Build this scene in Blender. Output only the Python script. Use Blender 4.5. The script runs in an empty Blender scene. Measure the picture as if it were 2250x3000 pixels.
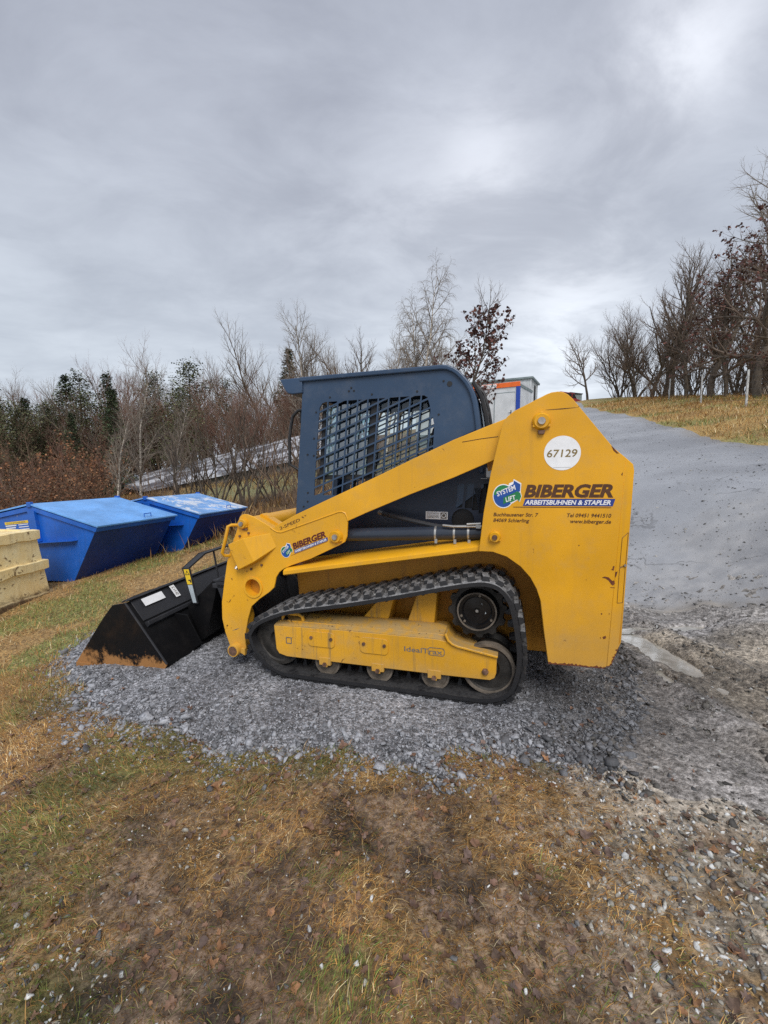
import bpy, bmesh, math, random
import numpy as np
from mathutils import Matrix, Vector, noise as mnoise

random.seed(7)
rng = np.random.default_rng(7)
C = bpy.context.scene.collection
R = math.radians

# ------------------------------------------------------------------ materials
class NT:
    """small helper round a node tree"""
    def __init__(s, tree):
        s.t = tree
    def n(s, kind, **kw):
        nd = s.t.nodes.new(kind)
        for k, v in kw.items():
            if k == 'inp':
                for a, b in v.items():
                    if isinstance(b, bpy.types.NodeSocket):
                        s.t.links.new(b, nd.inputs[a])
                    else:
                        nd.inputs[a].default_value = b
            else:
                setattr(nd, k, v)
        return nd
    def noise(s, vec, scale, detail=4, rough=.55, dist=0, dim='3D'):
        nd = s.n('ShaderNodeTexNoise', inp={'Scale': scale, 'Detail': detail, 'Roughness': rough, 'Distortion': dist})
        s.t.links.new(vec, nd.inputs['Vector'])
        return nd.outputs['Fac']
    def math(s, op, a, b=0.0, c=None, clamp=False):
        nd = s.n('ShaderNodeMath', operation=op, use_clamp=clamp)
        for i, v in enumerate((a, b) if c is None else (a, b, c)):
            if isinstance(v, bpy.types.NodeSocket):
                s.t.links.new(v, nd.inputs[i])
            else:
                nd.inputs[i].default_value = v
        return nd.outputs[0]
    def step(s, x, a, b):
        nd = s.n('ShaderNodeMapRange', interpolation_type='SMOOTHSTEP')
        s.t.links.new(x, nd.inputs['Value'])
        nd.inputs['From Min'].default_value = a
        nd.inputs['From Max'].default_value = b
        return nd.outputs['Result']
    def mix(s, f, a, b, blend='MIX'):
        nd = s.n('ShaderNodeMix', data_type='RGBA', blend_type=blend)
        for sock, v in ((nd.inputs[0], f), (nd.inputs[6], a), (nd.inputs[7], b)):
            if isinstance(v, bpy.types.NodeSocket):
                s.t.links.new(v, sock)
            elif isinstance(v, (int, float)):
                sock.default_value = v
            else:
                sock.default_value = (*v[:3], 1)
        return nd.outputs[2]
    def scale(s, vec, v):
        nd = s.n('ShaderNodeMapping')
        s.t.links.new(vec, nd.inputs['Vector'])
        nd.inputs['Scale'].default_value = v
        return nd.outputs['Vector']
    def bump(s, h, strength, dist):
        nd = s.n('ShaderNodeBump', inp={'Strength': strength, 'Distance': dist})
        s.t.links.new(h, nd.inputs['Height'])
        return nd.outputs['Normal']

def new_mat(name):
    m = bpy.data.materials.new(name)
    m.use_nodes = True
    nt = NT(m.node_tree)
    b = m.node_tree.nodes['Principled BSDF']
    def put(**kw):
        for k, v in kw.items():
            k = k.replace('_', ' ')
            if isinstance(v, bpy.types.NodeSocket):
                nt.t.links.new(v, b.inputs[k])
            elif isinstance(v, tuple):
                b.inputs[k].default_value = (*v[:3], 1)
            else:
                b.inputs[k].default_value = v
    return m, nt, put

def coords(nt, which='Object'):
    return nt.n('ShaderNodeTexCoord').outputs[which]

def plain(name, col, rough=.5, metal=0., var=.12, scale=9., bump=0., spec=.5):
    m, nt, put = new_mat(name)
    co = coords(nt)
    f = nt.noise(co, scale, 5)
    c = nt.mix(nt.step(f, .3, .7), tuple(x * (1 - var) for x in col), tuple(min(1, x * (1 + var)) for x in col))
    put(Base_Color=c, Roughness=rough, Metallic=metal, Specular_IOR_Level=spec)
    if bump:
        put(Normal=nt.bump(nt.noise(co, scale * 6, 4), bump, .01))
    return m

YEL = (.73, .358, .010)
def paint(name, col, rough=.38, dust=.25, dustcol=(.34, .25, .13), rust=.0, streak=0., zdirt=None, topdust=0., spec=.45):
    """painted steel: slight tone drift, dust, optional rust chips, streaks and dirt near the ground"""
    m, nt, put = new_mat(name)
    co = coords(nt)
    big = nt.noise(co, 1.7, 4)
    fine = nt.noise(co, 38, 6, .7)
    c = nt.mix(nt.step(big, .3, .72), tuple(x * .86 for x in col), tuple(min(1, x * 1.08) for x in col))
    d = nt.math('MULTIPLY', nt.step(nt.noise(co, 5.5, 8, .72), .46, .78), dust)
    d = nt.math('MULTIPLY', d, nt.math('ADD', fine, .45), clamp=True)
    c = nt.mix(d, c, dustcol)
    if streak:
        st = nt.noise(nt.scale(co, (26, 26, 1.3)), 1.0, 5, .65)
        c = nt.mix(nt.math('MULTIPLY', nt.step(st, .52, .74), streak), c, tuple(x * .62 for x in dustcol))
    if topdust:
        nz = nt.n('ShaderNodeSeparateXYZ')
        nt.t.links.new(nt.n('ShaderNodeNewGeometry').outputs['Normal'], nz.inputs[0])
        t = nt.math('MULTIPLY', nt.step(nz.outputs['Z'], .35, .8), nt.step(nt.noise(co, 11, 6, .7), .25, .6))
        c = nt.mix(nt.math('MULTIPLY', t, topdust), c, dustcol)
    if zdirt:
        sx = nt.n('ShaderNodeSeparateXYZ')
        nt.t.links.new(co, sx.inputs[0])
        z = nt.math('ADD', sx.outputs['Z'], nt.math('MULTIPLY', nt.math('SUBTRACT', nt.noise(co, 9, 6, .7), .5), zdirt[3] if len(zdirt) > 3 else .25))
        zm = nt.math('SUBTRACT', 1.0, nt.step(z, zdirt[0], zdirt[1]))
        c = nt.mix(nt.math('MULTIPLY', zm, zdirt[2]), c, dustcol)
    if rust:
        r = nt.noise(co, 15, 7, .72, .4)
        r2 = nt.noise(co, 2.6, 3)
        rm = nt.math('MULTIPLY', nt.step(r, .655 - rust * .1, .69 - rust * .1), nt.step(r2, .5, .62))
        c = nt.mix(rm, c, (.085, .028, .012))
    rg = nt.math('ADD', nt.math('MULTIPLY', d, .7), nt.math('ADD', nt.math('MULTIPLY', fine, .14), rough - .07), clamp=True)
    put(Base_Color=c, Roughness=rg, Specular_IOR_Level=spec)
    put(Normal=nt.bump(nt.noise(co, 3.2, 3), .12, .012))
    return m

M = {}
M['yellow'] = paint('yellow_paint', YEL, .34, .30, rust=.3, streak=.16, zdirt=(.25, .95, .38, .5))
M['yellow_arm'] = paint('yellow_arm_paint', (.80, .400, .016), .34, .26, rust=.25, streak=.14, zdirt=(.0, .6, .35, .4))
M['yellow_dirty'] = paint('dusty_yellow_paint', (.70, .350, .018), .5, .6, (.40, .27, .115), rust=.45, streak=.8, topdust=.95, zdirt=(.10, .26, .5, .12))
M['yellow_shade'] = paint('chassis_yellow_paint', (.55, .24, .012), .5, .45, (.24, .13, .05), streak=.35)  # darker copy of the yellow: shade of the inner faces put into the colour
M['navy'] = paint('navy_paint', (.030, .062, .122), .34, .22, (.16, .17, .19))
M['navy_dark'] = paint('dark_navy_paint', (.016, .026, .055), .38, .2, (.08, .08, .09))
M['black'] = paint('black_paint', (.012, .012, .014), .42, .3, (.07, .065, .06))
M['bucket'] = paint('bucket_black_paint', (.007, .007, .008), .45, .15, (.06, .05, .045), spec=.15)
M['bucket_side'] = paint('scuffed_bucket_paint', (.006, .006, .007), .45, .05, (.38, .185, .068), zdirt=(-.035, .06, .95, .58), spec=.15)
M['bucket_back'] = paint('grey_black_bucket_paint', (.030, .031, .036), .42, .25, (.12, .11, .10), spec=.3)
M['rubber'] = None
M['steel'] = plain('worn_steel', (.42, .39, .36), .42, .8, .25, 30)
M['dusty_steel'] = plain('dusty_roller_steel', (.15, .125, .10), .65, .2, .4, 14, .2)
M['grimy_steel'] = plain('grimy_sprocket_steel', (.030, .027, .024), .6, .2, .5, 14, .2)
M['oily_black'] = plain('oily_black_hub', (.008, .008, .009), .22, 0, .4, 14)
M['rust_steel'] = plain('rusty_pin_steel', (.16, .09, .06), .7, .3, .4, 30)
M['zinc'] = plain('zinc_clamp', (.42, .42, .41), .35, .7, .1, 20)
M['hose'] = plain('rubber_hose', (.035, .036, .04), .5, 0, .2, 20)
M['cylinder'] = paint('cylinder_paint', (.028, .037, .055), .27, .15, (.1, .1, .1))
M['white'] = plain('white_sticker', (.82, .83, .85), .45, 0, .06, 12)
M['sticker_yellow'] = plain('warning_yellow', (.82, .55, .02), .4, 0, .06, 12)
M['sticker_silver'] = plain('pale_sticker', (.42, .48, .52), .4, 0, .12, 12)
M['text_brown'] = plain('brown_lettering', (.085, .03, .008), .5, 0, .2, 30)
M['text_dark'] = plain('dark_lettering', (.05, .012, .01), .5, 0, .2, 30)
M['text_red'] = plain('dark_red_lettering', (.10, .012, .010), .5, 0, .2, 30)
M['text_gold'] = plain('ochre_lettering', (.23, .16, .045), .5, 0, .1, 30)
M['text_white'] = plain('white_lettering', (.78, .78, .80), .5, 0, .05, 30)
M['text_grey'] = plain('grey_lettering', (.16, .14, .12), .6, 0, .3, 60)
M['blue_print'] = plain('blue_print', (.02, .045, .24), .4, 0, .1, 12)
M['logo_blue'] = plain('logo_blue', (.012, .075, .33), .4, 0, .1, 12)
M['logo_green'] = plain('logo_green', (.015, .20, .06), .4, 0, .1, 12)
M['green_cap'] = plain('green_cap', (.012, .10, .04), .45, 0, .2, 12)
M['seat'] = plain('seat_vinyl', (.02, .021, .024), .5, 0, .2, 12)
M['dark'] = plain('dark_interior', (.012, .013, .016), .6, 0, .2, 12)
M['chip'] = plain('rusted_chip', (.13, .035, .012), .8, 0, .35, 60)

def rubber():
    m, nt, put = new_mat('dusty_track_rubber')
    co = coords(nt)
    nz = nt.n('ShaderNodeSeparateXYZ')
    nt.t.links.new(nt.n('ShaderNodeNewGeometry').outputs['Normal'], nz.inputs[0])
    a = nt.noise(co, 13, 7, .72)
    b = nt.noise(co, 60, 4, .7)
    pz = nt.n('ShaderNodeSeparateXYZ'); nt.t.links.new(co, pz.inputs[0])
    up = nt.math('MULTIPLY', nt.math('MULTIPLY', nt.step(nz.outputs['Z'], .25, .75), nt.step(a, .34, .52)), nt.math('ADD', nt.math('MULTIPLY', nt.step(pz.outputs['Z'], .40, .55), .85), .15))
    side = nt.math('MULTIPLY', nt.step(a, .55, .85), .12)
    f = nt.math('MAXIMUM', up, side)
    c = nt.mix(f, (.015, .015, .017), nt.mix(nt.step(b, .3, .7), (.11, .11, .115), (.29, .29, .295)))
    put(Base_Color=c, Roughness=nt.math('ADD', nt.math('MULTIPLY', f, .35), .5), Normal=nt.bump(b, .25, .01))
    return m
M['rubber'] = rubber()

def glass(name, tint, alpha, rough=.03):
    m, nt, put = new_mat(name)
    out = [n for n in nt.t.nodes if n.type == 'OUTPUT_MATERIAL'][0]
    tr = nt.n('ShaderNodeBsdfTransparent', inp={'Color': (*tint, 1)})
    gl = nt.n('ShaderNodeBsdfGlossy', inp={'Color': (.85, .9, .95, 1), 'Roughness': rough})
    fr = nt.n('ShaderNodeFresnel', inp={'IOR': 1.5})
    f = nt.math('ADD', fr.outputs[0], alpha, clamp=True)
    mx = nt.n('ShaderNodeMixShader')
    nt.t.links.new(f, mx.inputs[0])
    nt.t.links.new(tr.outputs[0], mx.inputs[1])
    nt.t.links.new(gl.outputs[0], mx.inputs[2])
    nt.t.links.new(mx.outputs[0], out.inputs['Surface'])
    return m
M['glass'] = glass('tinted_cab_glass', (.30, .48, .54), .20)
M['glass_clear'] = glass('clear_cab_glass', (.75, .82, .80), .03)

def skip_paint(name, col, snow=0., rustc=(.12, .10, .10)):
    m, nt, put = new_mat(name)
    co = coords(nt)
    a = nt.noise(co, 1.6, 5, .6)
    b = nt.noise(co, 7, 8, .75)
    c = nt.mix(nt.step(a, .3, .7), tuple(x * .78 for x in col), tuple(min(1, x * 1.15) for x in col))
    c = nt.mix(nt.math('MULTIPLY', nt.step(b, .5, .8), .45), c, (.12, .15, .22))
    st = nt.noise(nt.scale(co, (9, 9, .8)), 1.0, 6, .7)
    c = nt.mix(nt.math('MULTIPLY', nt.step(st, .52, .78), .45), c, tuple(x * .45 + .02 for x in col))
    sp = nt.math('MULTIPLY', nt.step(nt.noise(co, 7, 8, .75, .8), .655, .69), .7)
    c = nt.mix(sp, c, (.42, .44, .47))
    if snow:
        s = nt.noise(co, 2.3, 7, .7, .8)
        nz = nt.n('ShaderNodeSeparateXYZ')
        nt.t.links.new(nt.n('ShaderNodeNewGeometry').outputs['Normal'], nz.inputs[0])
        sm = nt.math('MULTIPLY', nt.step(s, .60 - snow * .22, .64 - snow * .2), nt.step(nz.outputs['Z'], .5, .9))
        c = nt.mix(nt.math('MULTIPLY', sm, .85), c, (.72, .75, .80))
    put(Base_Color=c, Roughness=nt.math('ADD', nt.math('MULTIPLY', b, .25), .28))
    put(Normal=nt.bump(nt.noise(co, 2.2, 4), .25, .03))
    return m
M['skip'] = skip_paint('skip_blue_paint', (.010, .115, .52))
M['skip_lid'] = skip_paint('skip_lid_paint', (.15, .39, .82))  # paler blue: the sky's reflection on the lid is put into the colour
M['skip_lid_snow'] = skip_paint('snowy_skip_lid_paint', (.19, .40, .78), .5)  # same lid blue with sky reflection in the colour, plus snow patches
M['skip_dark'] = skip_paint('shaded_skip_end_paint', (.006, .040, .24))  # darker end blue, with the shade of the undercut put into the colour too

def peeled(name):
    m, nt, put = new_mat(name)
    co = coords(nt)
    a = nt.noise(co, 3.2, 6, .65)
    st = nt.noise(nt.scale(co, (9, 9, 1.2)), 1.0, 6, .65)
    p = nt.noise(co, 6.5, 8, .72, .7)
    c = nt.mix(nt.step(a, .3, .7), (.84, .63, .29), (.92, .78, .46))
    c = nt.mix(nt.math('MULTIPLY', nt.step(st, .52, .75), .45), c, (.30, .19, .07))
    c = nt.mix(nt.math('MULTIPLY', nt.step(p, .585, .615), .9), c, (.20, .12, .055))
    sx = nt.n('ShaderNodeSeparateXYZ')
    nt.t.links.new(co, sx.inputs[0])
    z = nt.math('ADD', sx.outputs['Z'], nt.math('MULTIPLY', nt.math('SUBTRACT', p, .5), .35))
    c = nt.mix(nt.math('SUBTRACT', 1.0, nt.step(z, -.02, .12)), c, (.12, .075, .04))
    put(Base_Color=c, Roughness=.7, Normal=nt.bump(p, .3, .02))
    return m
M['peeled'] = peeled('peeling_yellow_paint')

# ------------------------------------------------------------------ mesh helpers
class MB:
    def __init__(s):
        s.v = []; s.f = []
    def add(s, verts, faces):
        k = len(s.v)
        s.v += [tuple(map(float, p)) for p in verts]
        s.f += [tuple(i + k for i in f) for f in faces]
        return s
    def prism(s, poly, w0, w1, ax='w'):
        """extrude a polygon given in (s,h) across the width w0..w1"""
        n = len(poly)
        s.add([(a, w0, b) for a, b in poly] + [(a, w1, b) for a, b in poly],
              [tuple(range(n)), tuple(range(2 * n - 1, n - 1, -1))] + [(i, i + n, (i + 1) % n + n, (i + 1) % n) for i in range(n)])
        return s
    def box(s, x0, x1, y0, y1, z0, z1):
        return s.prism([(x0, z0), (x1, z0), (x1, z1), (x0, z1)], y0, y1)
    def strip(s, line, th, w0, w1, side=1):
        """a bent plate: an open (s,h) line thickened to one side and drawn across the width"""
        L = [Vector(p) for p in line]
        off = []
        for i, p in enumerate(L):
            d = Vector((0, 0))
            if i: d += (p - L[i - 1]).normalized()
            if i < len(L) - 1: d += (L[i + 1] - p).normalized()
            d.normalize()
            off.append(p + Vector((-d.y, d.x)) * th * side)
        return s.prism([tuple(p) for p in L] + [tuple(p) for p in reversed(off)], w0, w1)
    def tube(s, pts, r, sides=8, cap=True, radii=None):
        P = [Vector(p) for p in pts]
        n = len(P)
        ring = []
        prev = None
        for i, p in enumerate(P):
            d = (P[min(i + 1, n - 1)] - P[max(i - 1, 0)]).normalized()
            if prev is None:
                a = Vector((0, 0, 1)) if abs(d.z) < .9 else Vector((1, 0, 0))
                x = d.cross(a).normalized()
            else:
                x = (prev - d * prev.dot(d)).normalized()
            prev = x
            y = d.cross(x)
            rr = radii[i] if radii else r
            ring.append([p + (x * math.cos(t) + y * math.sin(t)) * rr for t in [2 * math.pi * k / sides for k in range(sides)]])
        V = [q for rg in ring for q in rg]
        F = [(i * sides + k, i * sides + (k + 1) % sides, (i + 1) * sides + (k + 1) % sides, (i + 1) * sides + k) for i in range(n - 1) for k in range(sides)]
        if cap:
            F += [tuple(range(sides - 1, -1, -1)), tuple((n - 1) * sides + k for k in range(sides))]
        return s.add(V, F)
    def lathe(s, prof, cs, ch, seg=40, closed=False):
        """profile [(radius, w)] turned about a width-wise axis at (cs,ch)"""
        n = len(prof)
        V = []
        for k in range(seg):
            t = 2 * math.pi * k / seg
            V += [(cs + r * math.cos(t), w, ch + r * math.sin(t)) for r, w in prof]
        F = []
        for k in range(seg):
            for i in range(n if closed else n - 1):
                j = (i + 1) % n
                F.append((k * n + i, k * n + j, ((k + 1) % seg) * n + j, ((k + 1) % seg) * n + i))
        if not closed:
            if prof[0][0] > 1e-5: F.append(tuple(k * n for k in range(seg)))
            if prof[-1][0] > 1e-5: F.append(tuple(k * n + n - 1 for k in range(seg - 1, -1, -1)))
        return s.add(V, F)
    def build(s, name, mat, parent=None, bevel=0, seg=2, smooth=32, fix=True):
        me = bpy.data.meshes.new(name)
        me.from_pydata(s.v, [], s.f)
        if fix:
            bm = bmesh.new(); bm.from_mesh(me)
            bmesh.ops.remove_doubles(bm, verts=bm.verts, dist=1e-5)
            bmesh.ops.recalc_face_normals(bm, faces=bm.faces)
            bm.to_mesh(me); bm.free()
        me.materials.append(mat)
        if smooth:
            me.polygons.foreach_set('use_smooth', [True] * len(me.polygons))
            me.set_sharp_from_angle(angle=R(smooth))
        o = bpy.data.objects.new(name, me)
        C.objects.link(o)
        if parent: o.parent = parent
        if bevel:
            b = o.modifiers.new('bevel', 'BEVEL')
            b.width = bevel; b.segments = seg; b.limit_method = 'ANGLE'; b.angle_limit = R(35)
        return o

def np_mesh(name, V, tri, mat, parent=None, cols=None, quads=None, smooth=False):
    """fast mesh from numpy arrays of triangles / quads, with an optional per-vertex colour"""
    me = bpy.data.meshes.new(name)
    V = np.asarray(V, np.float32)
    loops = []; starts = []; k = 0
    if tri is not None and len(tri):
        loops.append(np.asarray(tri, np.int32).ravel()); starts.append(np.arange(len(tri)) * 3); k = len(tri) * 3
    if quads is not None and len(quads):
        loops.append(np.asarray(quads, np.int32).ravel()); starts.append(k + np.arange(len(quads)) * 4)
    loops = np.concatenate(loops); starts = np.concatenate(starts).astype(np.int32)
    me.vertices.add(len(V)); me.vertices.foreach_set('co', V.ravel())
    me.loops.add(len(loops)); me.loops.foreach_set('vertex_index', loops)
    me.polygons.add(len(starts)); me.polygons.foreach_set('loop_start', starts)
    if smooth: me.polygons.foreach_set('use_smooth', np.ones(len(starts), bool))
    me.update(calc_edges=True)
    if cols is not None:
        at = me.color_attributes.new('col', 'FLOAT_COLOR', 'POINT')
        c4 = np.ones((len(V), 4), np.float32); c4[:, :cols.shape[1]] = cols
        at.data.foreach_set('color', c4.ravel())
    me.materials.append(mat)
    o = bpy.data.objects.new(name, me)
    C.objects.link(o)
    if parent: o.parent = parent
    return o

def plate(outer, holes, w0, w1):
    """flat plate with cut-outs, in the (s,h) plane"""
    cu = bpy.data.curves.new('tmp', 'CURVE'); cu.dimensions = '2D'; cu.fill_mode = 'BOTH'
    for loop in [outer] + holes:
        sp = cu.splines.new('POLY'); sp.points.add(len(loop) - 1); sp.use_cyclic_u = True
        for p, (a, b) in zip(sp.points, loop): p.co = (a, b, 0, 1)
    cu.extrude = abs(w1 - w0) / 2
    o = bpy.data.objects.new('tmp', cu); C.objects.link(o)
    me = bpy.data.meshes.new_from_object(o)
    mb = MB().add([(v.co.x, (w0 + w1) / 2 - v.co.z, v.co.y) for v in me.vertices], [tuple(p.vertices) for p in me.polygons])
    bpy.data.objects.remove(o); bpy.data.curves.remove(cu); bpy.data.meshes.remove(me)
    return mb

def lettering(text, box, w, ang=0., shear=0., bold=0., th=.0015):
    """flat letters fitted into box (s0,h0,width,height), h0 the baseline"""
    cu = bpy.data.curves.new('tmp', 'FONT'); cu.body = text; cu.size = 1; cu.shear = shear; cu.offset = bold; cu.extrude = .0; cu.resolution_u = 3
    o = bpy.data.objects.new('tmp', cu); C.objects.link(o)
    me = bpy.data.meshes.new_from_object(o)
    xs = [v.co.x for v in me.vertices]; ys = [v.co.y for v in me.vertices]
    x0, x1 = min(xs), max(xs); y1 = max(ys)
    s0, h0, W, H = box
    ca, sa = math.cos(ang), math.sin(ang)
    V = []
    for v in me.vertices:
        a = (v.co.x - x0) / (x1 - x0) * W; b = v.co.y / y1 * H
        V.append((s0 + a * ca - b * sa, w, h0 + a * sa + b * ca))
    mb = MB().add(V, [tuple(p.vertices) for p in me.polygons])
    bpy.data.objects.remove(o); bpy.data.curves.remove(cu); bpy.data.meshes.remove(me)
    return mb

def empty(name, loc=(0, 0, 0), rz=0.):
    o = bpy.data.objects.new(name, None); o.empty_display_size = .2
    C.objects.link(o); o.location = loc; o.rotation_euler = (0, 0, rz)
    return o
def tag(o, label=None, cat=None, group=None, kind=None):
    if label: o['label'] = label
    if cat: o['category'] = cat
    if group: o['group'] = group
    if kind: o['kind'] = kind
    return o
def copy_tree(o, parent=None):
    c = o.copy(); C.objects.link(c)
    if parent: c.parent = parent
    for ch in list(o.children): copy_tree(ch, c)
    return c
def circle(cs, ch, r, n=32, a0=0., a1=2 * math.pi):
    return [(cs + r * math.cos(a0 + (a1 - a0) * k / n), ch + r * math.sin(a0 + (a1 - a0) * k / n)) for k in range(n)]
def disc(cs, ch, r, w, n=32):
    return MB().add([(a, w, b) for a, b in circle(cs, ch, r, n)], [tuple(range(n))])
def quad(pts, w):
    return MB().add([(a, w, b) for a, b in pts], [tuple(range(len(pts)))])
def rounded(x0, x1, z0, z1, r, n=5):
    out = []
    for cx, cz, a in ((x1 - r, z1 - r, 0), (x0 + r, z1 - r, 90), (x0 + r, z0 + r, 180), (x1 - r, z0 + r, 270)):
        out += [(cx + r * math.cos(R(a + 90 * k / n)), cz + r * math.sin(R(a + 90 * k / n))) for k in range(n + 1)]
    return out
def spline(pts, n, closed=True):
    P = np.array(pts, float); m = len(P); out = []
    for i in range(m if closed else m - 1):
        g = (lambda k: P[k % m]) if closed else (lambda k: P[min(max(k, 0), m - 1)])
        p0, p1, p2, p3 = g(i - 1), g(i), g(i + 1), g(i + 2)
        for t in np.linspace(0, 1, 12, endpoint=False):
            out.append(.5 * (2 * p1 + (p2 - p0) * t + (2 * p0 - 5 * p1 + 4 * p2 - p3) * t * t + (3 * p1 - p0 - 3 * p2 + p3) * t ** 3))
    if not closed: out.append(P[-1])
    Q = np.array(out)
    if closed: Q = np.vstack([Q, Q[:1]])
    d = np.r_[0, np.cumsum(np.linalg.norm(np.diff(Q, axis=0), axis=1))]
    t = np.linspace(0, d[-1], n + 1)
    S = np.stack([np.interp(t, d, Q[:, k]) for k in range(Q.shape[1])], 1)
    return (S[:-1] if closed else S), d[-1]

# ------------------------------------------------------------------ terrain
def sst(a, b, x):
    t = np.clip((x - a) / (b - a), 0, 1); return t * t * (3 - 2 * t)
def smin(a, b, k):
    h = np.clip(.5 + .5 * (b - a) / k, 0, 1); return b * (1 - h) + a * h - k * h * (1 - h)
def terrain(x, y):
    x = np.asarray(x, float); y = np.asarray(y, float)
    s = (x - .73) * .958 - (y - 2.62) * .286
    zp = np.clip(.019 * s, -.05, .03)
    yy = np.clip(y, -20, 55)
    zh = .17 * x + .08 * yy - .13 + .0005 * np.clip(yy, 0, 55) ** 2
    zh = smin(zh, 1.55 + .160 * np.clip(y, 6, 58), .6)
    dx = np.maximum(np.maximum(-1.1 - x, x - 2.7), 0) / 3.0
    dy = np.maximum(np.maximum(-6 - y, y - 4.9), 0) / 4.0
    b = sst(0, 1, np.sqrt(dx * dx + dy * dy))
    z = zp * (1 - b) + zh * b
    z = z - .17 * np.exp(-((x + 4.6) ** 2 + (y - 9.6) ** 2) / 1.6) + .30 * np.exp(-((x - 6.6) ** 2 + (y - 24) ** 2) / 18.)
    # grassy bank beside the road
    return z
def hz(x, y): return float(terrain(x, y))

def vnoise(x, y, seed=0):
    xi = np.floor(x).astype(np.int64); yi = np.floor(y).astype(np.int64)
    fx = x - xi; fy = y - yi
    fx = fx * fx * (3 - 2 * fx); fy = fy * fy * (3 - 2 * fy)
    def h(a, b):
        n = (a * 374761393 + b * 668265263 + seed * 1442695041) & 0xFFFFFFFF
        n = ((n ^ (n >> 13)) * 1274126177) & 0xFFFFFFFF
        return ((n ^ (n >> 16)) & 0xFFFF) / 65535.
    return (h(xi, yi) * (1 - fx) + h(xi + 1, yi) * fx) * (1 - fy) + (h(xi, yi + 1) * (1 - fx) + h(xi + 1, yi + 1) * fx) * fy
def fbm(x, y, f, oct=4, seed=0):
    s = 0; a = .5; t = 0
    for k in range(oct):
        s = s + a * vnoise(x * f + 17.3 * k, y * f - 9.1 * k, seed + k); t += a; a *= .55; f *= 2.03
    return s / t
def sdist(x, y, poly):
    """signed distance to a polygon, positive inside"""
    P = np.array(poly, float); d = np.full(x.shape, 1e9); ins = np.zeros(x.shape, bool)
    for i in range(len(P)):
        a = P[i]; b = P[(i + 1) % len(P)]; e = b - a
        t = np.clip(((x - a[0]) * e[0] + (y - a[1]) * e[1]) / (e @ e), 0, 1)
        d = np.minimum(d, np.hypot(x - a[0] - t * e[0], y - a[1] - t * e[1]))
        if abs(e[1]) > 1e-9:
            c = ((a[1] > y) != (b[1] > y)) & (x < e[0] * (y - a[1]) / e[1] + a[0])
            ins ^= c
    return np.where(ins, d, -d)
# ------------------------------------------------------------------ ground, gravel pad, road, mud, puddles
def axis(lo, a, b, hi, d, g):
    out = list(np.arange(a, b, d)); s = d
    x = b
    while x < hi: out.append(x); s = min(s * g, 6); x += s
    s = d; x = a - d
    while x > lo: out.insert(0, x); s = min(s * g, 6); x -= s
    return np.array(out)
GX, GY = np.meshgrid(axis(-170, -3.3, 3.6, 170, .03, 1.055), axis(-14, .8, 4.8, 210, .032, 1.05), indexing='xy')
PAD = [(-3.12, 4.25), (-2.84, 3.55), (-2.22, 2.98), (-1.55, 2.57), (-.89, 2.35), (-.32, 2.18), (.05, 2.1), (.24, 2.03), (.42, 2.16), (.82, 2.23), (1.11, 2.14),
       (1.5, 2.45), (1.95, 3.2), (2.2, 4.6), (1.5, 5.6), (0, 5.7), (-1.6, 5.3), (-2.9, 5.0)]
MUD = [(.95, 2.15), (1.2, 1.85), (1.9, 1.55), (3.2, 1.3), (6, 1.6), (7, 3.4), (5, 4.6), (3.6, 5.4), (2.2, 5.8), (1.6, 4.6), (1.3, 2.9)]
ROAD = [(1.5, 5.5), (2.3, 5.0), (3.0, 4.35), (3.9, 3.7), (6, 3.2), (9, 4.0), (12, 6), (10.4, 8.4), (7.9, 9.0), (8.15, 10), (9.0, 12.3), (11.1, 17.5), (13.5, 23.8), (16.7, 34), (20.1, 44.7),
        (26.2, 60), (30, 70), (24, 72), (20.5, 60), (14.2, 44.7), (8.6, 26), (4.2, 14), (2.2, 8)]
ROAD = [(p[0], p[1] + .15) if p[1] < 5.6 else p for p in ROAD]
def warp(x, y, f, a, seed):
    return x + (fbm(x, y, f, 4, seed) - .5) * a, y + (fbm(x, y, f, 4, seed + 50) - .5) * a
def zones(x, y):
    wx, wy = warp(x, y, 3.2, .42, 3)
    pad = sdist(wx, wy, PAD)
    wx2, wy2 = warp(x, y, 1.6, .55, 8)
    mud = sdist(wx2, wy2, MUD)
    wx3, wy3 = warp(x, y, 1.3, 1.0, 12)
    wx3 = x + (wx3 - x) * sst(12, 5, y) + (fbm(x, y, 1.1, 3, 13) - .5) * .4; wy3 = y + (wy3 - y) * sst(12, 5, y)
    road = sdist(wx3, wy3, ROAD)
    return pad, mud, road
PUDDLES = [(2.31, 3.42, .46, .13, 97), (2.30, 3.98, .34, .06, 4), (2.06, 3.02, .14, .05, 80), (2.80, 3.98, .26, .05, 8), (2.62, 2.55, .24, .05, 100)]
def local_relief(x, y):
    near = 1 - sst(6, 11, np.hypot(x, y - 2))
    r = (fbm(x, y, 2.2, 4, 21) - .5) * .05 + (fbm(x, y, 11, 3, 22) - .5) * .022
    far = (fbm(x, y, .35, 4, 23) - .5) * .22 * sst(7, 16, np.hypot(x, y - 2))
    # tyre and track ruts in the mud, running up towards the road
    t = (x - 2.3) + .10 * (y - 3.4)
    m = sst(0, .35, sdist(x, y, MUD))
    rut = -np.exp(-(t / .15) ** 2) * .02 - np.exp(-((t - .75) / .15) ** 2) * .02 + np.exp(-((t - .34) / .08) ** 2) * .05 + np.exp(-((t + .32) / .09) ** 2) * .04 + np.exp(-((t - 1.1) / .1) ** 2) * .035
    al = y
    cleat = np.sin(al * 58 + 2.2 * np.sin(t * 9)) * .008 * np.exp(-((t - .3) / .8) ** 2)
    return r * near + far + m * (rut + cleat * (fbm(x, y, 3, 2, 30) > .45))
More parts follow.
